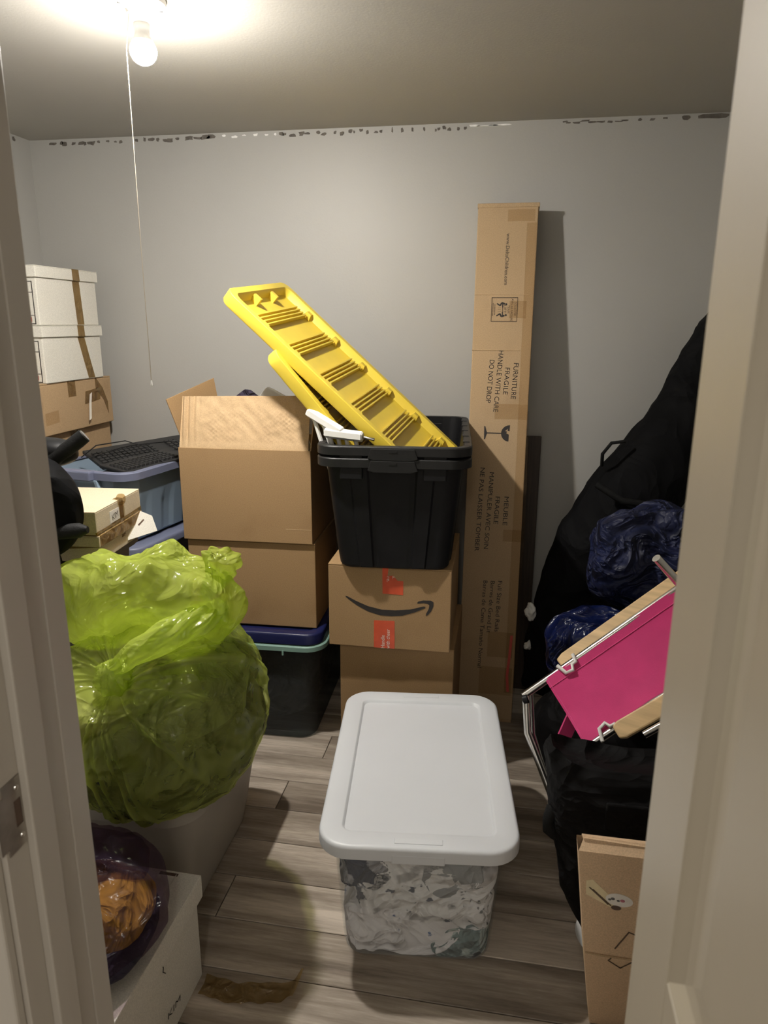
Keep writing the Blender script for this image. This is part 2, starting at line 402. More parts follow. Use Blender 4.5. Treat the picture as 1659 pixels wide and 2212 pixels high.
# ------------------------------------------------------------------ the room
XL, XR, YB, YF, ZC = -1.95, 0.95, 2.86, 0.728, 2.20
YH = 0.58                                   # hall face of the front wall
OL, OR, OH = -0.52, 0.18, 2.03              # door opening
floor = struct(obj('floor', G().box(XL-.1, XR+.1, YH, YB+.1, -.06, -.006), 'dark_wood'))
PW = 0.1455
def plank_mesh(L):
    g = G(); e = .0012; b = .0015
    loops = [rr(L-2*e, PW-2*e, .001, -.006, 1, 1), rr(L-2*e, PW-2*e, .001, -b, 1, 1), rr(L-2*e-2*b, PW-2*e-2*b, .001, 0, 1, 1)]
    g.loft(loops, True, True)
    return g
rng = random.Random(5)
PL = 1.22
base_plank = obj('plank', plank_mesh(PL), 'plank_laminate', floor)
first = True
y = YH + (1.287-YH) % PW - PW
row = 0
fixed = {1.869: -.671, 1.432: -.69}
while y < YB:
    off = rng.random()*PL
    for k, v in fixed.items():
        if abs(y-k) < .02: off = (v-XL) % PL
    x = XL - PL + off
    while x < XR:
        x0, x1 = max(x, XL), min(x+PL, XR)
        yy0, yy1 = max(y, YH), min(y+PW, YB)
        if x1-x0 > .04 and yy1-yy0 > .02:
            if abs((x1-x0)-PL) < 1e-6 and abs(yy1-yy0-PW) < 1e-6:
                if first: o = base_plank; first = False
                else:
                    o = base_plank.copy(); COL.objects.link(o)
            else:
                g = G(); e = .0012
                g.box(-(x1-x0)/2+e, (x1-x0)/2-e, -(yy1-yy0)/2+e, (yy1-yy0)/2-e, -.006, 0)
                o = obj('plank', g, 'plank_laminate', floor)
            o.location = ((x0+x1)/2, (yy0+yy1)/2, 0)
        x += PL
    y += PW
    row += 1
struct(obj('floor_hall', G().box(-1.6, 1.4, -1.6, YH-.001, -.06, -.002), 'hall_floor'))
struct(obj('ceiling', G().box(XL-.1, XR+.1, YH, YB+.1, ZC, ZC+.1), 'ceiling_paint'))
wb = struct(obj('wall_back', G().box(XL-.1, XR+.1, YB, YB+.1, 0, ZC), 'wall_paint'))
wl = struct(obj('wall_left', G().box(XL-.1, XL, YH, YB, 0, ZC), 'wall_paint'))
struct(obj('wall_right', G().box(XR, XR+.1, YH, YB, 0, ZC), 'wall_paint'))
wf = struct(obj('wall_front', G().box(XL-.1, OL-.02, YH, YF, 0, ZC).box(OR+.02, XR+.1, YH, YF, 0, ZC).box(OL-.02, OR+.02, YH, YF, OH+.02, ZC), 'wall_paint'))
# flaked paint along the top of the back and left wall
rng = random.Random(11)
def chip(parent, x, z, w, h, m_, wall='back'):
    n = 9; pts = []
    for k in range(n):
        a = 2*math.pi*k/n; q = .6+.6*rng.random()
        pts.append((x + math.copysign(abs(math.cos(a))**.6, math.cos(a))*w/2*q, z + math.copysign(abs(math.sin(a))**.6, math.sin(a))*h/2*q))
    if wall == 'back':
        g = G().prism(pts, YB-.0012, YB+.001)
    else:
        g = G(); nn = len(pts)
        vs = [(XL+.0012, a, b) for a, b in pts] + [(XL-.001, a, b) for a, b in pts]
        g.add(vs, [tuple(range(nn)), tuple(reversed(range(nn, 2*nn)))] + [(i, nn+i, nn+(i+1) % nn, (i+1) % nn) for i in range(nn)])
    return obj('paint_chip', g, m_, parent, fix=True)
def run(x0, x1, z, n, w, h, m_):
    for i in range(n):
        chip(wb, x0+(x1-x0)*(i+.5)/n + rng.uniform(-.01, .01), z+rng.uniform(-.004, .004), w*rng.uniform(.5, 1.3), h*rng.uniform(.6, 1.2), m_)
zt = ZC-.016
run(-1.86, -1.66, zt, 7, .028, .014, 'paint_chip'); run(-1.66, -1.53, zt, 4, .02, .012, 'paint_chip')
run(-1.50, -1.30, zt, 7, .022, .014, 'paint_chip'); run(-1.28, -1.16, zt+.002, 4, .04, .016, 'paint_chip')
run(-1.15, -.90, zt+.002, 6, .018, .008, 'plaster_chip'); run(-.92, -.72, zt, 7, .032, .014, 'paint_chip')
run(-.70, -.50, zt+.001, 8, .014, .012, 'paint_chip'); run(-.50, -.34, zt, 4, .010, .016, 'paint_chip')
run(-.33, -.20, zt, 6, .016, .014, 'paint_chip'); run(-.19, -.06, zt+.003, 4, .05, .006, 'plaster_chip')
run(.13, .36, zt+.004, 9, .028, .007, 'paint_chip'); run(.38, .50, zt+.004, 3, .028, .008, 'paint_chip'); chip(wb, .555, zt+.003, .03, .016, 'paint_chip')
chip(wb, .645, zt+.004, .11, .016, 'paint_chip')
for yy, w in ((2.70, .05), (2.62, .03), (2.76, .02)): chip(wl, yy, zt, w, .016, 'paint_chip', 'left')

# left door jamb with stop, strike plate and hall casing; right jamb; head; the open door
j = struct(obj('trim_1', G().box(OL-.02, OL, YH, YF, 0, OH), 'trim_paint', bevel=.001))
obj('door_stop', G().box(OL-.0005, OL+.011, .614, .652, 0, OH), 'trim_paint', j, bevel=.002)
obj('jamb_strip', G().box(OL-.0005, OL+.0025, .692, YF+.0005, 0, OH), 'trim_paint', j, bevel=.001)
sp = obj('strike_plate', G().box(OL-.001, OL+.0015, .584, .600, .925, 1.012).box(OL-.001, OL+.0015, .6, .616, .925, .952).box(OL-.001, OL+.0015, .6, .616, .985, 1.012).box(OL-.001, OL+.0015, .611, .616, .952, .985), 'brushed_steel', j)
obj('latch_hole', G().box(OL-.002, OL+.0006, .599, .612, .952, .985), 'ash_box_paint', sp)
obj('plate_lip', G().box(OL-.002, OL+.002, .572, .585, .935, 1.0), 'brushed_steel', sp)
for zz in (.938, .999):
    obj('screw', G().lathe([(0, 0), (.0035, 0), (.003, .0012), (0, .0014)], 12, Matrix.Translation((OL+.0014, .607, zz)) @ Matrix.Rotation(R(90), 4, 'Y')), 'steel', sp, smooth=30)
c = struct(obj('trim_2', G().box(OL-.09, OL-.006, YH-.014, YH, 0, OH+.06), 'trim_paint', bevel=.003))
obj('casing_bead', G().box(OL-.09, OL-.072, YH-.019, YH-.013, 0, OH+.06), 'trim_paint', c, bevel=.002)
j2 = struct(obj('trim_3', G().box(OR, OR+.02, YH, YF, 0, OH).box(OL-.02, OR+.02, YH, YF, OH, OH+.02), 'trim_paint', bevel=.001))
obj('door_stop', G().box(OR-.011, OR+.0005, .614, .652, 0, OH-.001), 'trim_paint', j2, bevel=.002)
struct(obj('trim_4', G().box(OR+.006, OR+.09, YH-.014, YH, 0, OH+.06).box(OL-.006, OR+.006, YH-.014, YH, OH+.006, OH+.06), 'trim_paint', bevel=.003))
struct(obj('baseboard_back', G().box(XL, XR, YB-.012, YB, .0005, .085), 'trim_paint', bevel=.003))
DX0, DX1, DY0, DY1 = .140, .175, -.112, .575
door = struct(obj('door_1', G().box(DX0+.012, DX1-.0, DY0, DY1, .01, 2.02), 'door_paint'))
stile = .111
obj('stile', G().box(DX0, DX0+.013, DY1-stile, DY1, .01, 2.02), 'door_paint', door, bevel=.0015)
obj('stile', G().box(DX0, DX0+.013, DY0, DY0+stile, .01, 2.02), 'door_paint', door, bevel=.0015)
RAILS = [(.01, .24), (.80, 1.016), (1.90, 2.02)]
for z0, z1 in RAILS:
    obj('rail', G().box(DX0, DX0+.013, DY0+stile, DY1-stile, z0, z1), 'door_paint', door, bevel=.0015)
for z0, z1 in ((.24, .80), (1.016, 1.90)):
    ya, yb = DY0+stile, DY1-stile; g = G()
    def ring(i, x): return [V(x, ya+i, z0+i), V(x, yb-i, z0+i), V(x, yb-i, z1-i), V(x, ya+i, z1-i)]
    g.loft([ring(0, DX0+.001), ring(.012, DX0+.0095), ring(.022, DX0+.0115), ring(.030, DX0+.0105), ring(.060, DX0+.004)], False, True)
    obj('panel', g, 'door_paint', door, fix=True)
for zz in (.25, 1.05, 1.8):
    obj('hinge', G().tube([(DX1+.003, DY1+.004, zz-.04), (DX1+.003, DY1+.004, zz+.04)], .005, 10), 'brushed_steel', door, smooth=40)

# ------------------------------------------------------------------ ceiling light
FX, FY = -.862, 1.722
t = thing('ceiling_light', 'white bare-bulb ceiling lampholder, lit, with a long pull cord', 'light', (FX, FY, ZC))
obj('base', G().lathe([(0, 0), (.057, 0), (.058, -.004), (.056, -.012), (.046, -.016), (.03, -.018), (0, -.018)], 40), 'porcelain', t, smooth=40)
for a in (40, 220):
    obj('screw_slot', G().box(-.008, .008, -.002, .002, -.0165, -.014, Matrix.Rotation(R(a), 4, 'Z') @ Matrix.Translation((.042, 0, 0))), 'cap_grey', t)
obj('socket', G().lathe([(0, -.016), (.033, -.016), (.025, -.026), (.021, -.040), (.019, -.048), (.0, -.048)], 32), 'porcelain', t, smooth=40)
obj('bulb_collar', G().lathe([(0, -.047), (.0175, -.047), (.0185, -.053), (.0175, -.060), (.0165, -.062), (.0170, -.072), (.0205, -.080), (.0235, -.0845), (0, -.0845)], 32), 'porcelain', t, smooth=50)
prof = [(0.0, -.084), (.0235, -.084), (.0265, -.090), (.0290, -.096), (.0303, -.1005)] + [(.0304*math.cos(math.pi/2*k/8), -.1025-.0295*math.sin(math.pi/2*k/8)) for k in range(1, 8)] + [(0.0005, -.132)]
obj('bulb', G().lathe(prof, 32), 'bulb_glow', t, smooth=60)
CXp, CYp = -.026, -.004
obj('cord_spout', G().tube([(-.034, -.004, -.008), (CXp-.003, CYp, -.020), (CXp-.001, CYp, -.026)], .005, 10), 'porcelain', t, smooth=60)
obj('pull_cord', G().tube([(CXp, CYp, -.024), (CXp-.012, CYp-.002, -.10), (CXp-.014, CYp-.002, -.5), (CXp-.014, CYp-.002, -.845)], .0009, 6), 'cord_white', t)
obj('cord_end', G().lathe([(0, -.845), (.0015, -.845), (.0028, -.854), (.0028, -.860), (0, -.861)], 12, Matrix.Translation((CXp-.014, CYp-.002, 0))), 'white_plastic', t, smooth=40)

# hallway ceiling lamp on the hall's own ceiling, behind the photographer
struct(obj('ceiling_hall', G().box(-1.6, 1.4, -1.6, YH-.016, 2.30, 2.36), 'ceiling_paint'))
t = thing('hall_ceiling_lamp', 'round flush ceiling lamp in the hallway, outside the doorway', 'light', (-.05, -.85, 2.30))
obj('base', G().lathe([(0, 0), (.14, 0), (.14, -.02), (0, -.02)], 36), 'porcelain', t, smooth=40)
obj('globe', G().lathe([(0, -.02)]+[(.12*math.cos(math.pi/2*k/8), -.021-.075*math.sin(math.pi/2*k/8)) for k in range(8)]+[(.0005, -.096)], 32), 'hall_glow', t, smooth=60)

# ------------------------------------------------------------------ boxes and totes
def carton(name, label, loc, w, d, h, m_='kraft', rotz=0, tape=True, open_top=False, group=None, tape_m='brown_tape', seam=True):
    """closed carton: body with its four walls, four top flaps meeting at a seam, tape over the seam. Origin: front-left-bottom at (0,0,0)"""
    t = thing(name, label, 'box', loc, rotz, group)
    th = .004
    g = G()
    if open_top:
        g.box(0, w, 0, th, 0, h).box(0, w, d-th, d, 0, h).box(0, th, th, d-th, 0, h).box(w-th, w, th, d-th, 0, h).box(th, w-th, th, d-th, 0, th)
        obj('body', g, m_, t, bevel=.0012)
    else:
        g.box(0, w, 0, d, 0, h-th)
        obj('body', g, m_, t, bevel=.003)
        if seam:
            obj('flap', G().box(0, w, 0, d/2-.001, h-th, h), m_, t, bevel=.0012)
            obj('flap', G().box(0, w, d/2+.001, d, h-th, h), m_, t, bevel=.0012)
        if tape:
            strip('tape', [(-.0006, d/2, h-.06), (-.0006, d/2, h+.0004), (w*.5, d/2, h+.0006), (w+.0006, d/2, h+.0004), (w+.0006, d/2, h-.06)], (0, 1, 0), .05, tape_m, t)
    return t

def archive_box(name, label, loc, w, d, h, rotz=0, m_='white_card', lid_h=.04, over=.007, group=None):
    """file box with a lift-off lid; origin front-left-bottom of the body, w along x, d along y"""
    t = thing(name, label, 'box', loc, rotz, group)
    obj('body', G().box(0, w, 0, d, 0, h-.004), m_, t, bevel=.003)
    g = G().box(-over, w+over, -over, d+over, h-.003, h)
    for a in ((-over, w+over, -over, -over+.004), (-over, w+over, d+over-.004, d+over), (-over, -over+.004, -over+.004, d+over-.004), (w+over-.004, w+over, -over+.004, d+over-.004)):
        g.box(a[0], a[1], a[2], a[3], h-lid_h, h-.0031)
    lid = obj('lid', g, m_, t, bevel=.0015)
    return t, lid

def tote(name, label, loc, W, D, H, m_, rim_m=None, rotz=0, taper=.05, r=.05, wall=.003, rim_w=.022, rim_h=.028, disp=None, ns=12, rim_split=False, group=None, floor_z=0.0, body_label=None, rim_r=None):
    """open plastic tote: hollow tapered body with wall thickness and a turned-down rim. Origin: centre of the base. W, D at the rim's inside"""
    t = thing(name, label, 'storage tote', loc, rotz, group)
    wb_, db_ = W-2*taper, D-2*taper; g = G(); outer = []; inner = []
    nz = 6
    for k in range(nz+1):
        f = k/nz; z = H*f
        outer.append(rr(wb_+(W-wb_)*f, db_+(D-db_)*f, r, z, 6, ns, (lambda s_, u_, f=f: disp(s_, u_, f)) if disp else None))
    base0 = rr(wb_-.02, db_-.02, max(r-.01, .01), 0, 6, ns)
    outer[0] = [V(p.x, p.y, .010) for p in outer[0]]
    for k in range(nz, -1, -1):
        f = k/nz; z = max(H*f, .006)
        inner.append(rr(wb_+(W-wb_)*f-2*wall, db_+(D-db_)*f-2*wall, r-wall, z, 6, ns, (lambda s_, u_, f=f: disp(s_, u_, f)) if disp else None))
    g.loft([base0]+outer+inner, True, True)
    obj('body', g, m_, t, smooth=35)
    g = G(); rro = rim_r or (r+rim_w*.7)
    a = [rr(W+.001, D+.001, r, H-.004, 6, ns), rr(W+.001, D+.001, r, H+.0015, 6, ns), rr(W+2*rim_w-.006, D+2*rim_w-.006, rro, H+.0015, 6, ns), rr(W+2*rim_w, D+2*rim_w, rro, H-.002, 6, ns),
         rr(W+2*rim_w, D+2*rim_w, rro, H-rim_h, 6, ns), rr(W+2*rim_w-.005, D+2*rim_w-.005, rro-.002, H-rim_h, 6, ns), rr(W+2*rim_w-.005, D+2*rim_w-.005, rro-.002, H-.004, 6, ns), rr(W+.001, D+.001, r, H-.004, 6, ns)]
    g.loft(a, False, False)
    rim = obj('rim', g, rim_m or m_, t, smooth=35)
    return t, rim

def tote_lid(parent, W, D, z, m_, h=.03, r=.06, recess=.04, depth=.008, ns=6, name='lid', lip=.008):
    """snap lid: turned-down skirt, flat border and a sunk centre panel"""
    g = G()
    L = [rr(W-.006, D-.006, r-.003, z-h, 8, ns), rr(W, D, r, z-h, 8, ns), rr(W, D, r, z-.009, 8, ns), rr(W-.003, D-.003, r-.0015, z-.004, 8, ns), rr(W-.010, D-.010, r-.005, z-.001, 8, ns), rr(W-.020, D-.020, r-.01, z, 8, ns),
         rr(W-2*recess, D-2*recess, max(.012, r-recess), z, 8, ns), rr(W-2*recess-.006, D-2*recess-.006, max(.010, r-recess), z-.0015, 8, ns), rr(W-2*recess-.014, D-2*recess-.014, max(.009, r-recess), z-depth+.001, 8, ns),
         rr(W-2*recess-.022, D-2*recess-.022, max(.008, r-recess), z-depth, 8, ns)]
    g.loft(L, False, True)
    under = [rr(W-.006, D-.006, r-.003, z-h, 8, ns), rr(W-.008, D-.008, r-.004, z-depth-.004, 8, ns)]
    g.loft(under, False, False)
    g.add(under[1], [tuple(reversed(range(len(under[1]))))])
    return obj(name, g, m_, parent, smooth=40)

# --- big white-lid bin full of clothes in the middle of the floor
BX, BY, BR = -.190, 1.690, 6.5
t, rim = tote('clear_storage_bin', 'clear plastic bin packed with white printed clothes under a white lid', (BX, BY, 0), .405, .640, .325, 'clear_plastic', 'clear_plastic', BR, taper=.022, r=.055, wall=.003, rim_w=.012, rim_h=.014)
BIN_W, BIN_D, BIN_H, BIN_T = .405, .640, .325, .022
lid = tote_lid(t, .468, .706, .362, 'white_lid_plastic', h=.034, r=.075, recess=.052, depth=.010)
lid['label'] = 'matte white snap lid with a sunk panel'
for s in (-1, 1):
    yc = s*.327
    obj('latch_tab', G().box(-.055, .055, yc-.009, yc+.009, .3612, .3636), 'white_lid_plastic', lid, bevel=.0012)
    obj('skirt_tab', G().box(-.06, .06, s*.351-.003, s*.351+.003, .322, .345), 'white_lid_plastic', lid, bevel=.002)
cb, sb_ = math.cos(R(BR)), math.sin(R(BR))
def bin_world(x, y, z): return (BX+x*cb-y*sb_, BY+x*sb_+y*cb, z)
def bin_clamp(p):
    dx, dy = p.x-BX, p.y-BY; x, y = dx*cb+dy*sb_, -dx*sb_+dy*cb; z = min(max(p.z, .008), .314)
    f = z/BIN_H; hw = (BIN_W-2*BIN_T+2*BIN_T*f)/2-.0055; hd = (BIN_D-2*BIN_T+2*BIN_T*f)/2-.0055
    rc = .054
    w_ = p*7 + noise.noise_vector(p*9)*.5; dn = .010*max(0, min(1.2, .9-ridge(w_, 1.6, 2))); hw -= dn; hd -= dn
    x = min(max(x, -hw), hw); y = min(max(y, -hd), hd)
    ex, ey = abs(x)-(hw-rc), abs(y)-(hd-rc)
    if ex > 0 and ey > 0:
        l = math.hypot(ex, ey)
        if l > rc: x = math.copysign(hw-rc+ex*rc/l, x); y = math.copysign(hd-rc+ey*rc/l, y)
    return V(*bin_world(x, y, z))
CL = [('shirt', 'white shirt with small dark prints bunched along the front of the clear bin', 'cloth_print_dark', (-.02, -.24, .20), (.13, .09, .075), 1),
      ('shirt', 'plain white cloth lying low against the front wall of the clear bin', 'cloth_print_soft', (-.06, -.24, .075), (.15, .10, .062), 2),
      ('shirt', 'navy patterned cloth in the top left front corner of the clear bin', 'cloth_navy', (-.135, -.22, .262), (.075, .11, .055), 3),
      ('shirt', 'grey folded cloth at the top right of the clear bin front', 'cloth_grey', (.085, -.26, .255), (.065, .07, .055), 4),
      ('shirt', 'white rolled cloth at the right front corner of the clear bin', 'cloth_print_grey', (.145, -.20, .175), (.062, .12, .075), 5),
      ('shirt', 'teal patterned cloth at the bottom right front corner of the clear bin', 'cloth_teal', (.125, -.24, .045), (.08, .09, .042), 6),
      ('shirt', 'white cloth at the top centre of the clear bin front', 'cloth_print_dark', (-.01, -.22, .272), (.085, .10, .05), 7),
      ('shirt', 'cream cloth along the right wall of the clear bin', 'cloth_cream', (.14, .02, .19), (.07, .14, .12), 8),
      ('shirt', 'white cloth in the middle of the clear bin, seen through its left wall', 'cloth_white', (-.10, .02, .17), (.11, .15, .14), 9),
      ('shirt', 'white printed cloth at the far end of the clear bin', 'cloth_print_grey', (.0, .22, .15), (.19, .10, .13), 10)]
for nme, lab, mm, c_, rad, sd in CL:
    o = lump(nme, bin_world(*c_), rad, mm, sd, .024, 9.0, 2.8, bin_clamp, nu=110, nv=80, sharp=.65)
    tag(o, lab, 'clothing', 'clothes in the clear bin')

# --- stack: clear tote with teal rim and navy lid, two cartons
t, rim = tote('clear_storage_tote', 'smoky clear tote with a pale teal rim under a navy lid, below two cartons', (-.855, 2.53, 0), .45, .60, .395, 'clear_tote_plastic', 'teal_plastic', 2, taper=.03, r=.06, rim_w=.022, rim_h=.018)
lid = tote_lid(t, .470, .63, .442, 'navy_plastic', h=.040, r=.06, recess=.035, depth=.006)
lid['label'] = 'navy blue lid'
for x in (-.06, .10):
    obj('rim_tab', G().box(x-.003, x+.003, -.324, -.318, .362, .380), 'teal_plastic', t)
tag(lump('dark_clothes', (-.855, 2.53, .19), (.19, .26, .17), 'cloth_dark', 21, .02, 7), 'dark bundle of cloth inside the smoky clear tote', 'clothing')
tl = carton('carton', 'plain closed brown carton on the navy lid, under the open carton', (-1.098, 2.262, .4435), .462, .36, .316, 'kraft', 2.0, tape=False)
t = carton('carton', 'open brown carton with raised flaps, on top of the closed carton', (-1.104, 2.250, .7605), .462, .37, .325, 'kraft', 2.0, open_top=True)
W_, D_, H_ = .462, .37, .325
# front flap: leans slightly back, dented, with a creased taped left end
g = G(); nx, nz = 150, 60
loops = []
for k in range(nz+1):
    v = k/nz; row_ = []
    for i in range(nx+1):
        u = i/nx; x = u*(W_-.012)+.004
        tilt = .050*v; z = H_+.178*v - .010*(1-u)*v
        w = .0030*noise.noise(V(x*40, z*40, 3)) + .0060*noise.noise(V(x*7, z*9, 1))
        if u < .16: w += .006*math.sin(u*130+1.2*v)*(1-(u/.16)**2)
        if u > .2 and .12 < v < .75: w += .0012*math.sin(x*330+6*v)*math.sin(z*420)*(.5+noise.noise(V(x*20, z*20, 5)))
        if v < .12: w -= .004*(1-v/.12)
        row_.append(V(x, .002+tilt+w*min(1, v*4), z))
    loops.append(row_)
back = [[p+V(0, .004, 0) for p in l] for l in loops]
ff = G(); ff.loft(loops, closed=False); ff.loft([list(reversed(l)) for l in back], closed=False)
ff.loft([loops[-1], back[-1]], closed=False); ff.loft([back[0], loops[0]], closed=False)
ff.loft([[l[0] for l in back], [l[0] for l in loops]], closed=False); ff.loft([[l[-1] for l in loops], [l[-1] for l in back]], closed=False)
fo = obj('flap', ff, 'kraft_edge', t, smooth=50); fo['label'] = 'dented front flap standing up'
g = G(); g.prism([(0, 0), (.19, .0), (.175, .225), (-.045, .165)], 0, .004)
o = obj('flap', g, 'kraft', t, bevel=.0008, fix=True); o.matrix_local = Matrix.Translation((0.002, .05, H_-.004)) @ Matrix.Rotation(R(62), 4, 'Z') @ Matrix.Rotation(R(-8), 4, 'X'); o['label'] = 'left side flap standing up'
g = G(); g.box(0, .004, .01, D_-.13, 0, .165)
o = obj('flap', g, 'kraft', t, bevel=.0008); o.matrix_local = Matrix.Translation((W_-.004, 0, H_-.002)) @ Matrix.Rotation(R(7), 4, 'Y'); o['label'] = 'right side flap standing up'
obj('edge_tape', G().box(W_*.8, W_-.004, -.0006, -.0001, .050, .052), 'kraft_edge', t)
o = obj('toy_part', G().prism([(-.050, -.12), (-.045, .012), (-.018, .040), (.004, .030), (.050, .006), (.085, -.004), (.085, -.12)], -.015, .015), 'white_plastic', bevel=.003, fix=True)
o.location = (-.835, 2.47, 1.236); tag(o, 'white plastic piece peeking over the flap of the open carton', 'toy')
o = obj('dark_toy', G().prism([(-.05, -.12), (-.045, .0), (-.012, .024), (.010, .022), (.045, -.004), (.045, -.12)], -.006, .006), 'cloth_purple', bevel=.003, fix=True)
o.location = (-.935, 2.49, 1.240); tag(o, 'dark rounded toy tip peeking over the flap of the open carton', 'toy')
tag(lump('packed_clothes', (-.86, 2.46, .965), (.17, .12, .18), 'cloth_cream', 33, .012, 7), 'cream clothes packed inside the open carton', 'clothing')

# --- second stack: carton, arrow carton, two nested black totes, yellow lids
carton('carton', 'plain brown carton on the floor below the carton with the printed arrow', (-.522, 2.155, 0), .385, .40, .462, 'kraft', 0, tape=False)
t = carton('carton', 'brown carton printed with a black curved arrow and orange tape, under the black totes', (-.550, 2.12, .4635), .400, .42, .284, 'kraft', .8, tape=False)
fy = -.0008
def L(p): return (p[0]+.550, p[1]-.4635)
SM = [(-.493,.640),(-.485,.638),(-.459,.625),(-.419,.609),(-.373,.600),(-.328,.601),(-.280,.607),(-.239,.620),(-.232,.620),(-.232,.615),(-.266,.598),(-.305,.584),(-.339,.580),(-.379,.580),(-.419,.591),(-.453,.608),(-.476,.624),(-.492,.636)]
AR = [(-.259,.631),(-.255,.636),(-.239,.641),(-.214,.642),(-.206,.637),(-.206,.623),(-.213,.605),(-.224,.591),(-.230,.589),(-.229,.596),(-.221,.613),(-.219,.625),(-.223,.630),(-.238,.632),(-.256,.629)]
obj('printed_curve', G().prism([L(p) for p in SM], fy, -.0001), 'print_ink', t, fix=True)
obj('printed_arrowhead', G().prism([L(p) for p in AR], fy, -.0001), 'print_ink', t, fix=True)
T1 = [(-.372,.746),(-.352,.746),(-.355,.717),(-.337,.719),(-.322,.702),(-.304,.702),(-.304,.655),(-.371,.656)]
T2 = [(-.399,.561),(-.331,.563),(-.330,.465),(-.399,.465)]
t1 = obj('orange_tape', G().prism([L(p) for p in T1], fy, -.0001), 'orange_print', t, fix=True)
t2 = obj('orange_tape', G().prism([L(p) for p in T2], fy, -.0001), 'orange_print', t, fix=True)
text('lettering', 're.', t1, 'white_print', L((-.351, .706)), .018, .012, -90, plane=fy-.0004)
text('lettering', 's.', t1, 'white_print', L((-.334, .713)), .010, .010, -90, plane=fy-.0004)
text('lettering', 'Handle', t2, 'white_print', L((-.370, .488)), .046, .013, 90, plane=fy-.0004)
text('lettering', 'with cheer', t2, 'white_print', L((-.353, .499)), .068, .013, 90, plane=fy-.0004)

def black_disp(s, u, f):
    q = 0.0
    if s in (0, 2):
        for a, b in ((.10, .26), (.72, .88)):
            if a < u < b: q += .007
        if .30 < u < .68: q -= .002
    else:
        for k in range(5):
            if .08+k*.2 < u < .16+k*.2: q += .006
    return q*(1-.6*max(0, (f-.85)/.15))
BTX, BTY, BTR = -.358, 2.415, 4.5
def black_tote(z, label):
    t, rim = tote('black_tote', label, (BTX, BTY, z), .420, .705, .362, 'black_plastic', 'black_plastic_worn', BTR, taper=.036, r=.045, wall=.0025, rim_w=.024, rim_h=.026, disp=black_disp, ns=48, group='nested black totes')
    hw, hd = .210, .3525
    for sx in (-1, 1):
        for sy in (-1, 1):
            o = obj('corner_hole', G().box(-.009, .009, -.006, .006, 0, .0006), 'print_ink', rim); o.location = (sx*(hw+.008), sy*(hd-.030), .3637)
        for k in range(5):
            o = obj('rim_notch', G().box(-.010, .010, -.020, .020, 0, .003), 'black_plastic_worn', rim, bevel=.001); o.location = (sx*(hw+.006), -.24+k*.12, .3625)
    # handle cut-outs under the front and back rim
    for sy in (-1, 1):
        o = obj('handle', G().prism([(-.075, -.004), (-.065, .026), (.065, .026), (.075, -.004), (.055, -.010), (-.055, -.010)], -.004, .004), 'black_plastic_worn', t, bevel=.002, fix=True)
        o.location = (0, sy*(hd+.0235), .332)
        for sx in (-1, 1):
            o = obj('rim_bracket', G().box(-.034, .034, -.010, .010, -.040, 0), 'black_plastic', t, bevel=.003); o.location = (sx*.125, sy*(hd+.008), .338)
        o = obj('latch_mark', G().box(-.012, .012, -.001, .001, -.003, .003), 'black_plastic_worn', t); o.location = (0, sy*(hd+.028), .350)
    return t
black_tote(.7485, 'outer black tote of the nested pair, standing on the arrow-printed carton')
black_tote(.7845, 'inner black tote of the nested pair, holding the yellow lids')

def yellow_lid(label, A, B, down, Llen, Wd):
    """underside of a tote lid: tray with a raised lip and groups of cross ribs. A = front top corner, B = back top corner direction, down = direction of the long side"""
    A, B, e1 = V(*A), V(*B), V(*down).normalized()
    e2 = (B-A); e2 = (e2 - e1*e2.dot(e1)).normalized(); n_ = e1.cross(e2)
    if n_.x < 0: n_ = -n_
    M = Matrix((e2, e1, n_)).transposed().to_4x4(); M.translation = A + e2*(Wd/2) + e1*(Llen/2)
    t = thing('tote_lid', label, 'lid', (0, 0, 0), 0, 'yellow tote lids'); t.matrix_world = M
    w, l = Wd, Llen; g = G()
    def q(i, z, r): return rr(w-2*i, l-2*i, r, z, 7, 24)
    LP = [q(.012, -.012, .030), q(.004, -.010, .036), q(0, -.004, .04), q(0, .028, .04), q(.002, .030, .038), q(.024, .030, .028), q(.027, .027, .025), q(.036, .004, .020), q(.05, .000, .012)]
    if e2.cross(e1).dot(n_) < 0: pass
    g.loft(LP, True, True)
    body = obj('tray', g, 'yellow_plastic', t, smooth=40, fix=True)
    rib = None
    for gi in range(6):
        yc = -l/2+.125+gi*(l-.24)/5
        for k in range(4):
            me_o = obj('rib', G().box(-w/2+.045, w/2-.06, -.0028, .0028, 0, .016), 'yellow_plastic', body, bevel=.001) if rib is None else rib.copy()
            if rib is None: rib = me_o
            else: COL.objects.link(me_o)
            me_o.location = (-.0, yc+(k-1.5)*.014, .0)
    blk = None
    for s in (-1, 1):
        for k in range(6):
            y0 = -l/2+.150+k*(l-.25)/5.0
            b = obj('notch_block', G().prism([(-.016, 0), (.016, 0), (.010, .022), (-.010, .022)], -.012, .012), 'yellow_plastic', body, bevel=.001, fix=True) if blk is None else blk.copy()
            if blk is None: blk = b
            else: COL.objects.link(b)
            b.location = (s*(w/2-.040), y0, .001); b.rotation_euler = (0, 0, R(90))
    for s in (-1, 1):
        b = obj('end_bracket', G().box(-.075, -.060, -.028, .0, 0, .026).box(.060, .075, -.028, 0, 0, .026), 'yellow_plastic', body)
        b.location = (0, s*(l/2-.030) + (0 if s > 0 else .03), 0)
    return t
yellow_lid('yellow ribbed tote lid on top, leaning farthest out of the black totes', (-.872, 2.12, 1.575), (-.823, 2.58, 1.609), (.555, .0, -.500), .90, .465)
yellow_lid('yellow tote lid tucked below the upper yellow lid in the black totes', (-.728, 2.10, 1.402), (-.685, 2.55, 1.43), (.385, 0.03, -.46), .70, .455)

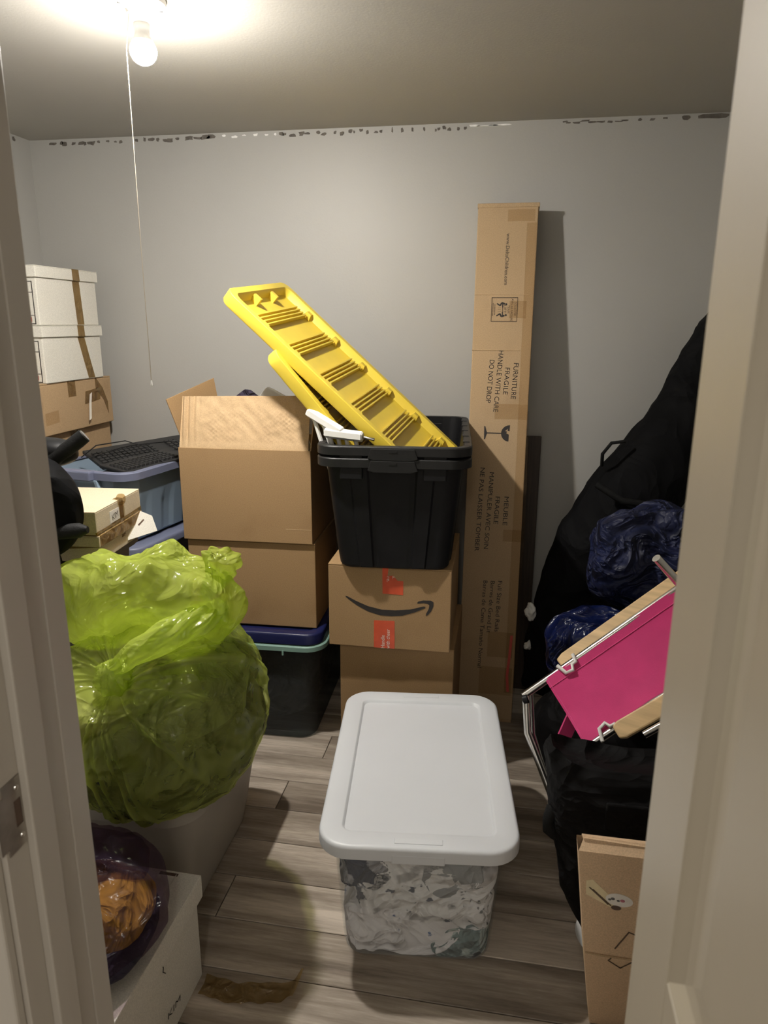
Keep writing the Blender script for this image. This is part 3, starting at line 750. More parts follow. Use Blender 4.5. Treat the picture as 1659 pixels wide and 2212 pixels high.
# white folding gate standing in the tote
t = thing('folding_gate', 'white plastic folding gate with metal pins sticking out of the black tote', 'gate', (-.53, 2.10, .80))
def bar(p, q, s, name, m_, hexa=True):
    p, q = V(*p)-V(-.53, 2.10, .80), V(*q)-V(-.53, 2.10, .80)
    return obj(name, G().tube([p, p+(q-p)*.03, p+(q-p)*.97, q], [s*.8, s, s, s*.8], 6 if hexa else 10), m_, t, smooth=None if hexa else 50)
bar((-.605, 2.12, 1.236), (-.490, 2.085, 1.180), .0165, 'rail', 'white_plastic')
bar((-.545, 2.09, 1.178), (-.425, 2.075, 1.170), .0165, 'rail', 'white_plastic')
bar((-.490, 2.085, 1.179), (-.450, 2.075, 1.160), .0045, 'pin', 'steel', False)
bar((-.425, 2.075, 1.169), (-.388, 2.070, 1.163), .0045, 'pin', 'steel', False)
for a, b in (((-.588, 2.118, 1.220), (-.500, 2.10, .95)), ((-.556, 2.108, 1.205), (-.470, 2.10, .95)), ((-.532, 2.10, 1.165), (-.490, 2.11, .95)), ((-.508, 2.10, 1.165), (-.465, 2.11, .95)), ((-.482, 2.095, 1.165), (-.44, 2.11, .95)), ((-.452, 2.09, 1.165), (-.415, 2.11, .95))):
    bar(a, b, .0065, 'slat', 'white_plastic')

# ------------------------------------------------------------------ long carton leaning on the back wall
LEAN = math.degrees(math.atan(.245/1.925))
t = thing('long_carton', 'tall narrow brown carton of bed rails leaning on the back wall', 'box', (-.04, 2.515, 0), 0, rotx=-LEAN)
U0, U1, LH, LD = -.102, .110, 1.925, .085
g = G()
body = obj('body', G().box(U0, U1, 0, LD, .012, LH), 'kraft_light', t, bevel=.003)
obj('end_flap', G().box(U0-.002, U1+.004, -.002, LD+.003, LH-.012, LH+.003), 'kraft_light', t, bevel=.002)
obj('crease', G().box(U0-.0003, U1-.02, -.0012, .001, 1.612, 1.6135), 'kraft_edge', t)
obj('crease', G().box(U0-.0008, U1-.04, -.0018, .001, 1.4150, 1.4175), 'kraft_edge', t, bevel=.0005)
# bottom: worn lower end
obj('torn_bottom', G().box(U0+.002, U1-.002, .001, LD-.002, 0, .013), 'kraft_old', t, bevel=.002)
# tape over the right-hand edge: brown strip along the edge, patches across
o = strip('edge_tape', [(U1-.018, -.0007, .12), (U1-.016, -.0007, .9), (U1-.020, -.0007, 1.86)], (1, 0, 0), .034, 'clear_tape', t)
strip('side_tape', [(U1+.0010, .035, .03), (U1+.0012, .040, .9), (U1+.0010, .038, 1.88)], (0, 1, 0), .072, 'clear_tape', t)
for (u, v, w, h) in ((.052, 1.885, .095, .040), (.050, 1.195, .118, .055), (.080, .735, .075, .045), (.040, .165, .125, .110), (.052, .31, .095, .10), (.055, 1.56, .06, .06)):
    strip('tape_patch', [(u-w/2, -.0014, v), (u, -.0017, v+.001), (u+w/2, -.0014, v)], (0, 0, 1), h, 'clear_tape', t)
strip('red_tape', [(U1-.016, -.0022, .35), (U1-.020, -.0024, .27), (U1-.026, -.0024, .19), (U1-.020, -.0022, .125)], (1, 0, 0), .010, 'red_print', t)
obj('crumpled_film', G().tube([(U1+.004, .002, .12), (U1+.006, .004, .3), (U1+.003, .002, .5), (U1+.006, .004, .7), (U1+.004, .001, .95), (U1+.003, .003, 1.2)], [.003, .007, .005, .007, .006, .002], 7), 'clear_tape', t)
TX = [('www.DeltaChildren.com', .0065, 1.7356, .1778, -.33, .0135), ('FURNITURE', .0549, 1.3065, .1293, -2.24, .0185), ('FRAGILE', .0251, 1.3061, .0966, -2.6, .0175), ('HANDLE WITH CARE', -.0040, 1.3042, .2216, -2.6, .0185),
      ('DO NOT DROP', -.0340, 1.3039, .1553, -2.8, .0185), ('MEUBLE', .0460, .8278, .1079, -.81, .0175), ('FRAGILE', .0127, .8288, .1031, -1.6, .0175), ('MANIPULER AVEC SOIN', -.0163, .8255, .2905, -1.76, .0175),
      ('NE PAS LAISSER TOMBER', -.0508, .8280, .3172, -1.5, .0175), ('Full Size Bed Rails', .0362, .4600, .1990, -1.27, .0165), ('Barres de Grand Lit', .0077, .4560, .2032, -1.77, .0165), ('Barras de Cama Tama\u00f1o Normal', -.0206, .3848, .3456, -1.22, .0165)]
for s, u, v, ln, a, h in TX:
    text('lettering', s, t, 'print_ink', (u+.003, v), ln, h, -90+a, plane=-.0009)
# team-lift pictogram
ic = obj('pictogram', G().box(-.0395, .0545, -.0008, -.0001, 1.6010, 1.6035).box(-.0395, .0545, -.0008, -.0001, 1.5175, 1.52).box(-.0395, -.0372, -.0008, -.0001, 1.52, 1.601).box(.0522, .0545, -.0008, -.0001, 1.52, 1.601), 'print_ink_soft', t)
text('lettering', 'SOULEVER', ic, 'print_ink_soft', (.0465, 1.562), .048, .0085, -91, plane=-.0009)
text('lettering', 'AVEC LE GROUPE', ic, 'print_ink_soft', (.0345, 1.560), .078, .0085, -91, plane=-.0009)
text('lettering', 'TEAM', ic, 'print_ink_soft', (.0225, 1.562), .028, .0085, -91, plane=-.0009)
text('lettering', 'LIFT', ic, 'print_ink_soft', (.0100, 1.562), .028, .0095, -91, plane=-.0009)
def _fig(s):
    g = G(); v0 = 1.560
    for a, b, w in (((-.020, .022), (-.008, .014), .0022), ((-.008, .014), (-.003, .024), .0028), ((-.003, .024), (.009, .020), .0032), ((.001, .020), (.001, .008), .0018)):
        dx, dy = b[0]-a[0], b[1]-a[1]; l = math.hypot(dx, dy); nx_, ny_ = -dy/l*w, dx/l*w
        g.prism([(p[0], v0+s*p[1]) for p in ((a[0]+nx_, a[1]+ny_), (b[0]+nx_, b[1]+ny_), (b[0]-nx_, b[1]-ny_), (a[0]-nx_, a[1]-ny_))], -.0008, -.0001)
    g.prism([(.0135+.0038*math.cos(k*math.pi/5), v0+s*.019+.0038*math.sin(k*math.pi/5)) for k in range(10)], -.0008, -.0001)
    obj('figure_print', g, 'print_ink', ic, fix=True)
_fig(1); _fig(-1)
obj('figure_print', G().box(.0, .002, -.0008, -.0001, 1.552, 1.568).box(-.016, -.004, -.0008, -.0001, 1.5655, 1.5665).box(-.016, -.004, -.0008, -.0001, 1.5595, 1.5605).box(-.016, -.004, -.0008, -.0001, 1.5535, 1.5545), 'print_ink_soft', ic)
for u in (-.0270, -.0335):
    for k in range(9 if u > -.03 else 11):
        obj('small_print', G().box(u-.0014, u+.0014, -.0008, -.0001, 1.542+k*.0042-(0 if u > -.03 else .004), 1.545+k*.0042-(0 if u > -.03 else .004)), 'print_ink_soft', ic)
# fragile-glass symbol lying on its side
cup = [(.0485, 1.146), (.0485, 1.1345), (.034, 1.128), (.040, 1.1235), (.0275, 1.1180), (.0380, 1.1190), (.0330, 1.1235), (.0470, 1.1285), (.0470, 1.087)] 
bowl = [(.0485, 1.147)] + [(.047-.030*math.sin(math.pi*k/12), 1.1165+.030*math.cos(math.pi*k/12)) for k in range(1, 12)] + [(.0450, 1.087), (.0455, 1.112), (.036, 1.117), (.039, 1.123), (.0315, 1.125), (.042, 1.134), (.040, 1.127), (.0475, 1.124)]
obj('glass_symbol', G().prism(bowl, -.0008, -.0001), 'print_ink', t, fix=True)
obj('glass_symbol', G().box(-.034, .020, -.0008, -.0001, 1.1145, 1.1180), 'print_ink', t)
obj('glass_symbol', G().prism([(-.0455, 1.142), (-.041, 1.140), (-.037, 1.125), (-.034, 1.118), (-.034, 1.1145), (-.037, 1.107), (-.040, 1.094), (-.0445, 1.092)], -.0008, -.0001), 'print_ink', t, fix=True)
# dark board behind it
b = obj('wooden_board', G().box(-.08, .080, -.008, .008, 0, 1.075), 'dark_wood', bevel=.002)
b.location = (.052, 2.80, 0); b.rotation_euler = (R(-1.6), 0, 0)
tag(b, 'dark brown wooden board on edge behind the tall narrow carton', 'board')

# ------------------------------------------------------------------ left corner stack
carton('carton', 'brown carton on the floor in the left corner, lowest of the stack', (-1.94, 2.26, 0), .275, .54, .62, 'kraft_old', 0)
t = carton('carton', 'brown carton with torn holes, second from the floor in the corner stack', (-1.94, 2.28, .6205), .262, .52, .470, 'kraft_old', 0)
for (a, b_, w, h) in ((.40, .33, .05, .012), (.37, .30, .02, .010), (.30, .31, .015, .008)):
    g = G(); pts = [(b_+h*math.sin(k*.785)*(.7+.3*((k*7) % 3)), a+w/2*math.cos(k*.785)) for k in range(8)]
    g.add([(.2621, p[1], p[0]) for p in pts]+[(.2626, p[1], p[0]) for p in pts], [tuple(range(8)), tuple(range(15, 7, -1))]+[(i, 8+i, 8+(i+1) % 8, (i+1) % 8) for i in range(8)])
    obj('torn_hole', g, 'ash_box_paint', t, fix=True)
for k in range(7): obj('printed_mark', G().box(.2621, .2626, .20+k*.016, .211+k*.016, .205, .211), 'print_ink_soft', t)
t = carton('carton', 'brown taped carton directly under the white file boxes', (-1.94, 2.24, 1.091), .285, .555, .188, 'kraft_old', 0)
strip('tape', [(.2857, .44, .17), (.2859, .49, .12), (.2859, .52, .06)], (0, 0, 1), .05, 'brown_tape', t)
strip('tape', [(.2859, .36, .115), (.2860, .42, .120), (.2859, .47, .125)], (0, .2, 1), .05, 'brown_tape', t)
strip('loose_tape', [(.287, .40, .13), (.290, .385, .09), (.296, .37, .055), (.300, .36, .03)], (0, .9, .35), .018, 'white_print', t)
strip('tape', [(.2857, .10, .06), (.2858, .18, .065)], (0, 0, 1), .045, 'clear_tape', t)
def corner_white(z, label, tw, dy):
    t, lid = archive_box('file_box', label, (-1.935, 2.365, z), .285, .375, .204, 0, group='white file boxes in the left corner')
    strip('tape', [(.14, .23, .2045), (.292, .235, .2045), (.2925, .236, .163), (.2856, .24, .160), (.2856, .24+tw*.5, .08), (.2856, .24+tw, .003)], (0, 1, 0), .045, 'brown_tape', t)
    w = obj('printed_frame', G().box(.135, .270, -.0008, -.0001, .148, .151).box(.135, .270, -.0008, -.0001, .112, .114).box(.135, .270, -.0008, -.0001, .034, .036).box(.135, .270, -.0008, -.0001, .004, .007).box(.267, .270, -.0008, -.0001, .007, .148), 'print_ink', t)
    obj('printed_mark', G().box(.225, .255, -.0008, -.0001, .013, .028), 'red_print', w)
    return t
corner_white(1.2795, 'white file box with slanting brown tape, second from the top of the corner stack', .05, 0)
corner_white(1.4845, 'white file box with straight brown tape on top of the corner stack', .01, 0)

# --- blue tote with two keyboards, on a navy tote
def blue_disp(s, u, f):
    q = 0.0
    if f > .62: q += .010
    if s in (1, 3) and f < .6:
        for k in range(3):
            if .10+k*.30 < u < .28+k*.30: q += .006
    if s in (0, 2) and f > .5 and .22 < u < .70: q -= .020
    return q
TX0, TY0, TRZ = -1.365, 2.455, -9
carton('carton', 'brown carton on the floor under the blue totes', (-1.545, 2.20, 0), .37, .50, .37, 'kraft_old', -9, tape=False)
t, rim = tote('storage_tote', 'dark blue tote below the blue-grey tote with the keyboards', (TX0, TY0, .3715), .36, .585, .375, 'blue_rim_plastic', 'blue_rim_plastic', TRZ, taper=.03, r=.05, rim_w=.020, rim_h=.03)
tote_lid(t, .415, .635, .383, 'blue_rim_plastic', h=.028, r=.06, recess=.04, depth=.005)
t, rim = tote('storage_tote', 'blue-grey tote holding two black keyboards, beside the open carton', (TX0, TY0, .7555), .345, .58, .255, 'blue_plastic', 'blue_rim_plastic', TRZ, taper=.028, r=.05, wall=.004, rim_w=.022, rim_h=.026, disp=blue_disp, ns=40)
hd = obj('handle', G().box(-.075, .075, -.022, .010, -.030, .004), 'blue_rim_plastic', t, bevel=.005); hd.location = (-.02, -.312, .256)
o = obj('handle_brace', G().prism([(0, 0), (.014, 0), (.030, -.055), (.018, -.055)], -.010, .010), 'blue_plastic', t, bevel=.002, fix=True); o.location = (.052, -.305, .228)
KBM = None
def keyboard(label, loc, rot):
    t = thing('keyboard', label, 'keyboard', loc, 0, 'keyboards in the blue tote'); t.rotation_euler = rot
    obj('case', G().prism([(-.225, 0), (.225, 0), (.225, .014), (-.225, .014)], -.075, .075), 'key_black', t, bevel=.004, fix=True)
    key = None
    for r_ in range(5):
        for k in range(15):
            if key is None: key = obj('key', G().loft([rr(.0175, .0175, .002, .014, 1, 1), rr(.014, .014, .002, .021, 1, 1)], False, True), 'key_black', t); kk = key
            else: kk = key.copy(); COL.objects.link(kk)
            kk.location = (-.205+k*.0195 + (.06 if k > 11 else 0), -.050+r_*.0195, 0)
    return t
cz = .7555+.262
tag(lump('packed_cables', (-1.365, 2.455, .875), (.14, .235, .100), 'cloth_dark', 41, .012, 8), 'dark tangle of electronics filling the blue-grey tote under the keyboards', 'electronics')
k1 = keyboard('black keyboard tilted on top in the blue-grey tote', (-1.335, 2.48, cz+.004), (R(16), R(-2), R(58)))
k2 = keyboard('black keyboard lying flatter at the near right side of the blue-grey tote', (-1.245, 2.42, cz-.008), (R(4), R(-3), R(68)))
t = tag(obj('keyboard_cable', G().tube([(-1.47, 2.25, cz+.02), (-1.44, 2.30, cz+.055), (-1.36, 2.36, cz+.065), (-1.27, 2.35, cz+.045), (-1.20, 2.33, cz-.004)], .0022, 6), 'cable_black', smooth=60), 'thin black cable arching over the near keyboard edge', 'cable')
pts = []
for k in range(15):
    a = k/14; pts.append((-1.46+.40*a, 2.28+.32*a, cz+.012+.075*math.sin(math.pi*min(1, a*1.05))**1.3*(.3+.7*a)+.01*math.sin(a*9)))
tag(obj('keyboard_cable', G().tube(pts, .0022, 6), 'cable_black', smooth=60), 'thin black cable looping high towards the open carton', 'cable')

# --- grey totes under the small document boxes
def grey_tote(loc, rotz, label, W, D, H, m_='dark_grey_plastic'):
    t, rim = tote('storage_tote', label, loc, W, D, H-.012, m_, m_, rotz, taper=.03, r=.045, rim_w=.016, rim_h=.02)
    tote_lid(t, W+.044, D+.044, H, m_, h=.026, r=.058, recess=.035, depth=.005)
    return t
grey_tote((-1.285, 1.815, 0), 4, 'dark grey lidded tote on the floor under the document boxes', .30, .34, .43)
grey_tote((-1.285, 1.815, .4305), 4, 'dark grey lidded tote directly under the document boxes', .30, .34, .43)
def doc_box(z, label, h, lid_h, w, d, loc, rotz, m_):
    t, lid = archive_box('document_box', label, (loc[0], loc[1], z), w, d, h, rotz, m_, lid_h, .004, 'small document boxes')
    return t, lid
t, lid = doc_box(.8615, 'cream document box marked by hand, under the one with the name sticker', .075, .03, .315, .275, (-1.392, 1.662), 5, 'cream_card')
g = G(); g.prism([(0, 0), (.115, 0), (.120, .05), (.085, .075), (.02, .06)], 0, .003)
o = obj('handle_flap', g, 'white_card', t, bevel=.0008, fix=True); o.matrix_local = Matrix.Translation((.318, .17, .012)) @ Matrix.Rotation(R(66), 4, 'Z') @ Matrix.Rotation(R(-28), 4, 'X')
obj('finger_hole', G().prism([(.055, .036), (.082, .048), (.085, .044), (.058, .032)], -.0006, .0036), 'ash_box_paint', o, fix=True)
for k in range(3): obj('pen_mark', G().tube([(.03+.0*k, -.001, .045-k*.012), (.038, -.0012, .040-k*.012), (.032, -.001, .036-k*.012)], .0009, 5), 'print_ink', t)
strip('tape', [(.10, -.0010, .070), (.22, -.0014, .060), (.316, -.0012, .066), (.3200, .003, .068), (.3205, .14, .066), (.3202, .27, .070)], (0, 0, 1), .045, 'brown_tape', t)
t, lid = doc_box(.9375, 'cream document box with a handwritten KIM sticker, taped to the box below', .068, .058, .315, .275, (-1.395, 1.660), 5, 'cream_card')
st = obj('sticker', G().box(.3193, .3198, .075, .135, .014, .048), 'sticker_paper', t)
text('lettering', 'KIM', st, 'print_ink', (.106, .031), .036, .018, 8, 'right', .3202)
strip('tape', [(.3197, .150, -.045), (.3197, .150, .010), (.3197, .150, .0685), (.30, .150, .0688)], (0, 1, 0), .024, 'brown_tape', t)
lump('tape_wad', (.318, .148, .066), (.010, .016, .014), 'brown_tape', 55, .004, 40, parent=t, nu=20, nv=14)
strip('tape', [(.06, .275, .0686), (.06, .15, .0688), (.06, .0, .0686)], (1, 0, 0), .045, 'brown_tape', t)

# --- black stroller half hidden by the left jamb
t = thing('stroller', 'black stroller with a foam-grip handle, half hidden behind the left door jamb', 'stroller', (-1.26, 1.50, 0))
def st_(p): return V(p[0]+1.26, p[1]-1.50, p[2])
def Tp(name, pts, r, m_, n=14, par=None): return obj(name, G().tube([st_(p) for p in pts], r, n), m_, par or t, smooth=50)
hb = Tp('handlebar', [(-1.30, 1.50, 1.04), (-1.20, 1.50, 1.12), (-1.12, 1.52, 1.155), (-1.085, 1.53, 1.175)], .010, 'steel')
gp = Tp('foam_grip', [(-1.125, 1.525, 1.140), (-1.11, 1.53, 1.152), (-1.03, 1.57, 1.218), (-1.016, 1.577, 1.230)], [.012, .0175, .0185, .0175], 'foam_black', 18, hb)
Tp('grip_cap', [(-1.0165, 1.5768, 1.2296), (-1.0145, 1.578, 1.2313)], .0150, 'cap_grey', 18, hb)
hood = lump('hood', (.105, .075, 1.185), (.110, .05, .036), 'black_plastic', 61, .004, 5, 2.6, parent=t)
def sbody(p): return p
seatb = lump('fabric_body', (.120, .0, 1.060), (.135, .080, .130), 'black_nylon', 62, .010, 5, 2.2, parent=t)
lower = lump('seat_pouch', (.03, .0, .90), (.135, .08, .12), 'black_nylon', 63, .012, 5, 2.3, parent=t)
Tp('bumper_bar', [(-1.20, 1.44, 1.005), (-1.06, 1.46, 1.015), (-.985, 1.47, 1.022), (-.965, 1.473, 1.024)], [.014, .019, .018, .008], 'foam_black', 14)
for s in (-1, 1):
    Tp('frame_tube', [(-1.30, 1.50+s*.09, 1.04), (-1.30, 1.50+s*.10, .5), (-1.22+.0, 1.50+s*.11, .10)], .010, 'steel', 10)
    w = obj('wheel', G().lathe([(0, -.012), (.060, -.012), (.072, -.006), (.072, .006), (.060, .012), (0, .012)], 24), 'foam_black', t, smooth=40)
    w.location = st_((-1.22, 1.50+s*.11, .0725)); w.rotation_euler = (R(90), 0, 0)
obj('axle', G().tube([st_((-1.22, 1.39, .0725)), st_((-1.22, 1.61, .0725))], .007, 10), 'steel', t, smooth=40)

# ------------------------------------------------------------------ left foreground: grey tote, green bag, file box, purple bag
t, rim = tote('storage_tote', 'beige-grey tote with a lid, on the floor under the green bag', (-.885, 1.605, 0), .385, .56, .385, 'grey_plastic', 'grey_plastic', 0, taper=.055, r=.05, rim_w=.016, rim_h=.02)
tote_lid(t, .435, .615, .402, 'grey_plastic', h=.036, r=.085, recess=.03, depth=.004)
LZ = .404
def smoothstep(a, b, x):
    x = min(1, max(0, (x-a)/(b-a))); return x*x*(3-2*x)
BC0 = V(-.79, 1.430, .600); BAX = V(-.06, -.70, .70).normalized()
BE1 = BAX.cross(V(0, 0, 1)).normalized(); BE2 = BAX.cross(BE1)
rg = random.Random(3)
PLEATS = [(rg.uniform(0, 2*math.pi), rg.uniform(.012, .05), rg.uniform(.3, 1.1)**1.5, rg.uniform(.4, 2.6)) for _ in range(34)]
def film(d):
    """distance of the bag film from the bag centre in direction d, its fold thickness"""
    al = math.acos(max(-1, min(1, d.dot(BAX)))); ph = math.atan2(d.dot(BE2), d.dot(BE1))
    tw = ph + .5*math.exp(-al*4)
    k = (abs(d.x)**2.3+abs(d.y)**2.3+abs(d.z)**2.3)**(-1/2.3)
    q = V(d.x*.228, d.y*.235, d.z*.215)*k; fold = 0
    for (p0, wd, am, ln) in PLEATS:
        dd = abs((tw-p0+math.pi) % (2*math.pi)-math.pi)
        if dd < wd*1.4: fold += am*(1-dd/(wd*1.4))*math.exp(-al/ln)
    w = BC0+q; w = w + noise.noise_vector(w*6)*.05
    cr = ridge(w, 5.0, 3)*.6 + ridge(V(w.x*3, w.y*3, w.z), 4.5, 2)*.4
    q += d*(.019*fold*smoothstep(.03, .25, al)*math.sin(min(al*1.6, math.pi/2)) + .017*cr - .045*math.exp(-(al/.22)**2))
    p = BC0+q; zl = LZ if p.y > 1.295 else LZ-(1.295-p.y)*.9
    if p.z < zl: p.z = zl
    return p, min(1.0, max(0.0, fold*.6*smoothstep(.1, .5, fold) + .9*math.exp(-(al/.25)**2) + .22*max(0, cr-.55)))
def green_body():
    nu, nv = 260, 150; g = G(); loops = []; fl = []
    for j in range(nv+1):
        al = math.pi*(.025+.965*j/nv); lp = []; fr = []
        for i in range(nu):
            ph = 2*math.pi*i/nu
            p, f_ = film(BAX*math.cos(al) + (BE1*math.cos(ph)+BE2*math.sin(ph))*math.sin(al))
            lp.append(p); fr.append(f_)
        loops.append(lp); fl.append(fr)
    g.loft(list(reversed(loops)), True, True)
    return g, [v for r_ in reversed(fl) for v in r_]
def in_bag(p):
    d = p-BC0; l = d.length
    if l < 1e-6: return p
    q = film(d/l)[0]-BC0
    return BC0 + d*((q.length-.006)/l) if l > q.length-.006 else p
t = thing('plastic_bag', 'knotted translucent lime green plastic bag of clothes on the beige-grey tote', 'bag', (-.80, 1.455, LZ))
def shift(g, o): g.v = [(a-o[0], b-o[1], c-o[2]) for a, b, c in g.v]; return g
OB = (-.80, 1.455, LZ)
gb, folds = green_body()
o = obj('bag_body', shift(gb, OB), 'green_film', t, smooth=180)
o.data.attributes.new('fold', 'FLOAT', 'POINT').data.foreach_set('value', folds)
def poof(c, rad, seed, f, amp, sq=2.2, big=0.0, nu=130, nv=80, tilt=0, pinch=None):
    g = G(); loops = []; c = V(*c); off = V(seed, seed*2.3, 0)
    Mt = Matrix.Rotation(R(tilt), 3, 'Y')
    for j in range(nv+1):
        th = math.pi*(.01+.98*j/nv); lp = []
        for i in range(nu):
            ph = 2*math.pi*i/nu
            d = V(math.sin(th)*math.cos(ph), math.sin(th)*math.sin(ph), -math.cos(th))
            k = (abs(d.x)**sq+abs(d.y)**sq+abs(d.z)**sq)**(-1/sq)
            q = V(d.x*rad[0], d.y*rad[1], d.z*rad[2])*k
            w = c+q+off
            cr = ridge(w, f, 3)*.55 + ridge(V(w.x*2.2, w.y*2.2, w.z*.7), f*.8, 2)*.45
            q = q + d*(amp*cr)
            if big: q = q + d*(big*2*noise.noise((c+q)*8+off))
            if pinch:
                pv = V(*pinch)-c; cs = max(0, d.dot(pv.normalized())); q = q*(1-.35*cs**6)
            lp.append(c + Mt @ q)
        loops.append(lp)
    g.loft(loops, True, True)
    return g
obj('bag_top', shift(poof((-.83, 1.475, .855), (.205, .130, .105), 4.2, 7.0, .026, big=.022, tilt=3, pinch=(-.80, 1.30, .80)), OB), 'green_film_thick', t, smooth=180)
# twisted neck from the knot up to the right
g = G(); loops = []
pts = [V(-.812, 1.270, .760), V(-.790, 1.262, .792), V(-.755, 1.275, .822), V(-.70, 1.315, .845), V(-.655, 1.365, .862), V(-.62, 1.43, .875)]
rads = [.010, .016, .022, .028, .030, .018]
for i, p in enumerate(pts):
    pass
def sweep(pts, rads, n=64, per=8, twist=2.5, amp=.22, flat=1.0):
    P = []; Rr = []
    for i in range(len(pts)-1):
        for k in range(per):
            a = k/per; P.append(pts[i].lerp(pts[i+1], a)); Rr.append(rads[i]+(rads[i+1]-rads[i])*a)
    P.append(pts[-1]); Rr.append(rads[-1]); loops = []
    for i, p in enumerate(P):
        tdir = (P[min(i+1, len(P)-1)]-P[max(i-1, 0)]).normalized(); a = V(0, 0, 1); a = (a-tdir*a.dot(tdir)).normalized(); b = tdir.cross(a)
        lp = []
        for k in range(n):
            th = 2*math.pi*k/n; s = th+twist*i/len(P)
            rr_ = Rr[i]*(1+amp*abs(math.sin(s*4+1))+amp*.5*math.sin(s*7+i*.3)+.15*noise.noise(p*30+V(k*.2, 0, 0)))
            lp.append(p+(a*math.cos(th)*flat+b*math.sin(th))*rr_)
        loops.append(lp)
    return G().loft(loops, True, True)
obj('bag_neck', shift(sweep(pts, rads), OB), 'green_film_thick', t, smooth=180)
obj('bag_tail', shift(sweep([V(-.69, 1.49, .865), V(-.665, 1.495, .905), V(-.648, 1.50, .945), V(-.640, 1.50, .972)], [.012, .022, .034, .040], amp=.28, flat=.9, twist=.6), OB), 'green_film_thick', t, smooth=180)
obj('bag_knot', shift(sweep([V(-.822, 1.282, .735), V(-.808, 1.268, .757), V(-.785, 1.258, .785)], [.016, .032, .022], amp=.3), OB), 'green_film_thick', t, smooth=180)
for nme, lab, mm, c_, rad, sd in (('jacket', 'dark jacket filling the lower part of the green bag', 'cloth_dark', (-.78, 1.43, .505), (.26, .26, .115), 71),
                                  ('sweater', 'cream sweater showing at the left inside the green bag', 'cloth_cream', (-.915, 1.32, .665), (.09, .13, .045), 72),
                                  ('trousers', 'dark olive trousers at the right inside the green bag', 'cloth_olive', (-.68, 1.42, .680), (.115, .20, .055), 73),
                                  ('scarf', 'small orange scarf at the left inside the green bag', 'cloth_orange', (-.905, 1.215, .615), (.035, .03, .03), 74),
                                  ('cloth', 'pale cloth lying uppermost inside the green bag', 'cloth_cream', (-.78, 1.47, .757), (.10, .10, .022), 75)):
    o = lump(nme, c_, rad, mm, sd, .012, 7, 2.4, in_bag, nu=72, nv=48); tag(o, lab, 'clothing', 'clothes inside the green bag')

# white file box in the left foreground
t, lid = archive_box('file_box', 'low white file box with the lid on, in the left foreground beside the bare floor', (-1.03, .865, 0), .372, .405, .275, -1.0, 'white_card', .058, .010)
obj('hand_slot', G().box(.285, .330, .400, .408, .2735, .2756), 'ash_box_paint', lid)
obj('lid_crease', G().box(.325, .327, .0, .405, .2752, .2758), 'white_card_shade', lid)
text('lettering', 'KIM', t, 'print_ink', (.270, .058), .056, .016, -10, 'right', .3724)
obj('pen_mark', G().tube([(.3726, .232, .208), (.3726, .241, .196), (.3726, .238, .186), (.3726, .247, .174)], .0010, 5), 'print_ink', t)
t = thing('plastic_bag', 'dark translucent purple bag with yellow cloth, on the low white file box', 'bag', (-.80, 1.02, .276))
OB2 = (-.80, 1.02, .276)
def pb(p):
    return V(p.x, p.y, max(p.z, .2775))
g = poof((-.81, 1.06, .355), (.165, .165, .088), 9.1, 5.5, .018, tilt=0)
g.v = [(a, b, max(c, .2775)) for a, b, c in g.v]
obj('bag_film', shift(g, OB2), 'purple_film', t, smooth=180)
g = poof((-.81, 1.13, .415), (.11, .06, .040), 2.1, 9, .014)
obj('bag_top', shift(g, OB2), 'purple_film', t, smooth=180)
def pclamp(p): return V(p.x, p.y, max(p.z, .281))
tag(lump('towel', (-.755, 1.06, .370), (.100, .100, .045), 'cloth_yellow', 81, .012, 9, 2.3, pclamp), 'yellow cloth inside the dark purple bag', 'cloth')
tag(lump('dark_clothes', (-.80, 1.045, .325), (.155, .135, .045), 'cloth_purple', 82, .012, 8, 2.4, pclamp), 'dark clothes at the bottom of the purple bag', 'clothing')

# strip of packing tape on the floor
g = G(); P = []
for k in range(41):
    u = k/40; x = -.640+.225*u; yv = 1.238-.010*math.sin(u*5)
    z = .002+.0035*abs(math.sin(u*9))+.030*smoothstep(.86, 1, u)
    P.append((x, yv, z))
loops = []
for k, (x, yv, z) in enumerate(P):
    u = k/40; wob = .0015*noise.noise(V(x*30, 0, 0)); hw = .026
    loops.append([V(x+.0*u, yv-hw+wob, z+.002*math.sin(k*.9)), V(x+.004, yv, z+.0015), V(x+.012*u, yv+hw+wob, z+.0025*math.cos(k*.7)+.004*u+(.022*smoothstep(.9, 1, u)))])
g.loft(loops, closed=False)
loops2 = [[p+V(0, 0, .0004) for p in l] for l in loops]
g.loft(loops2, closed=False)
tag(obj('packing_tape', g, 'brown_tape', smooth=60), 'crinkled strip of brown packing tape curling on the bare floor', 'tape')

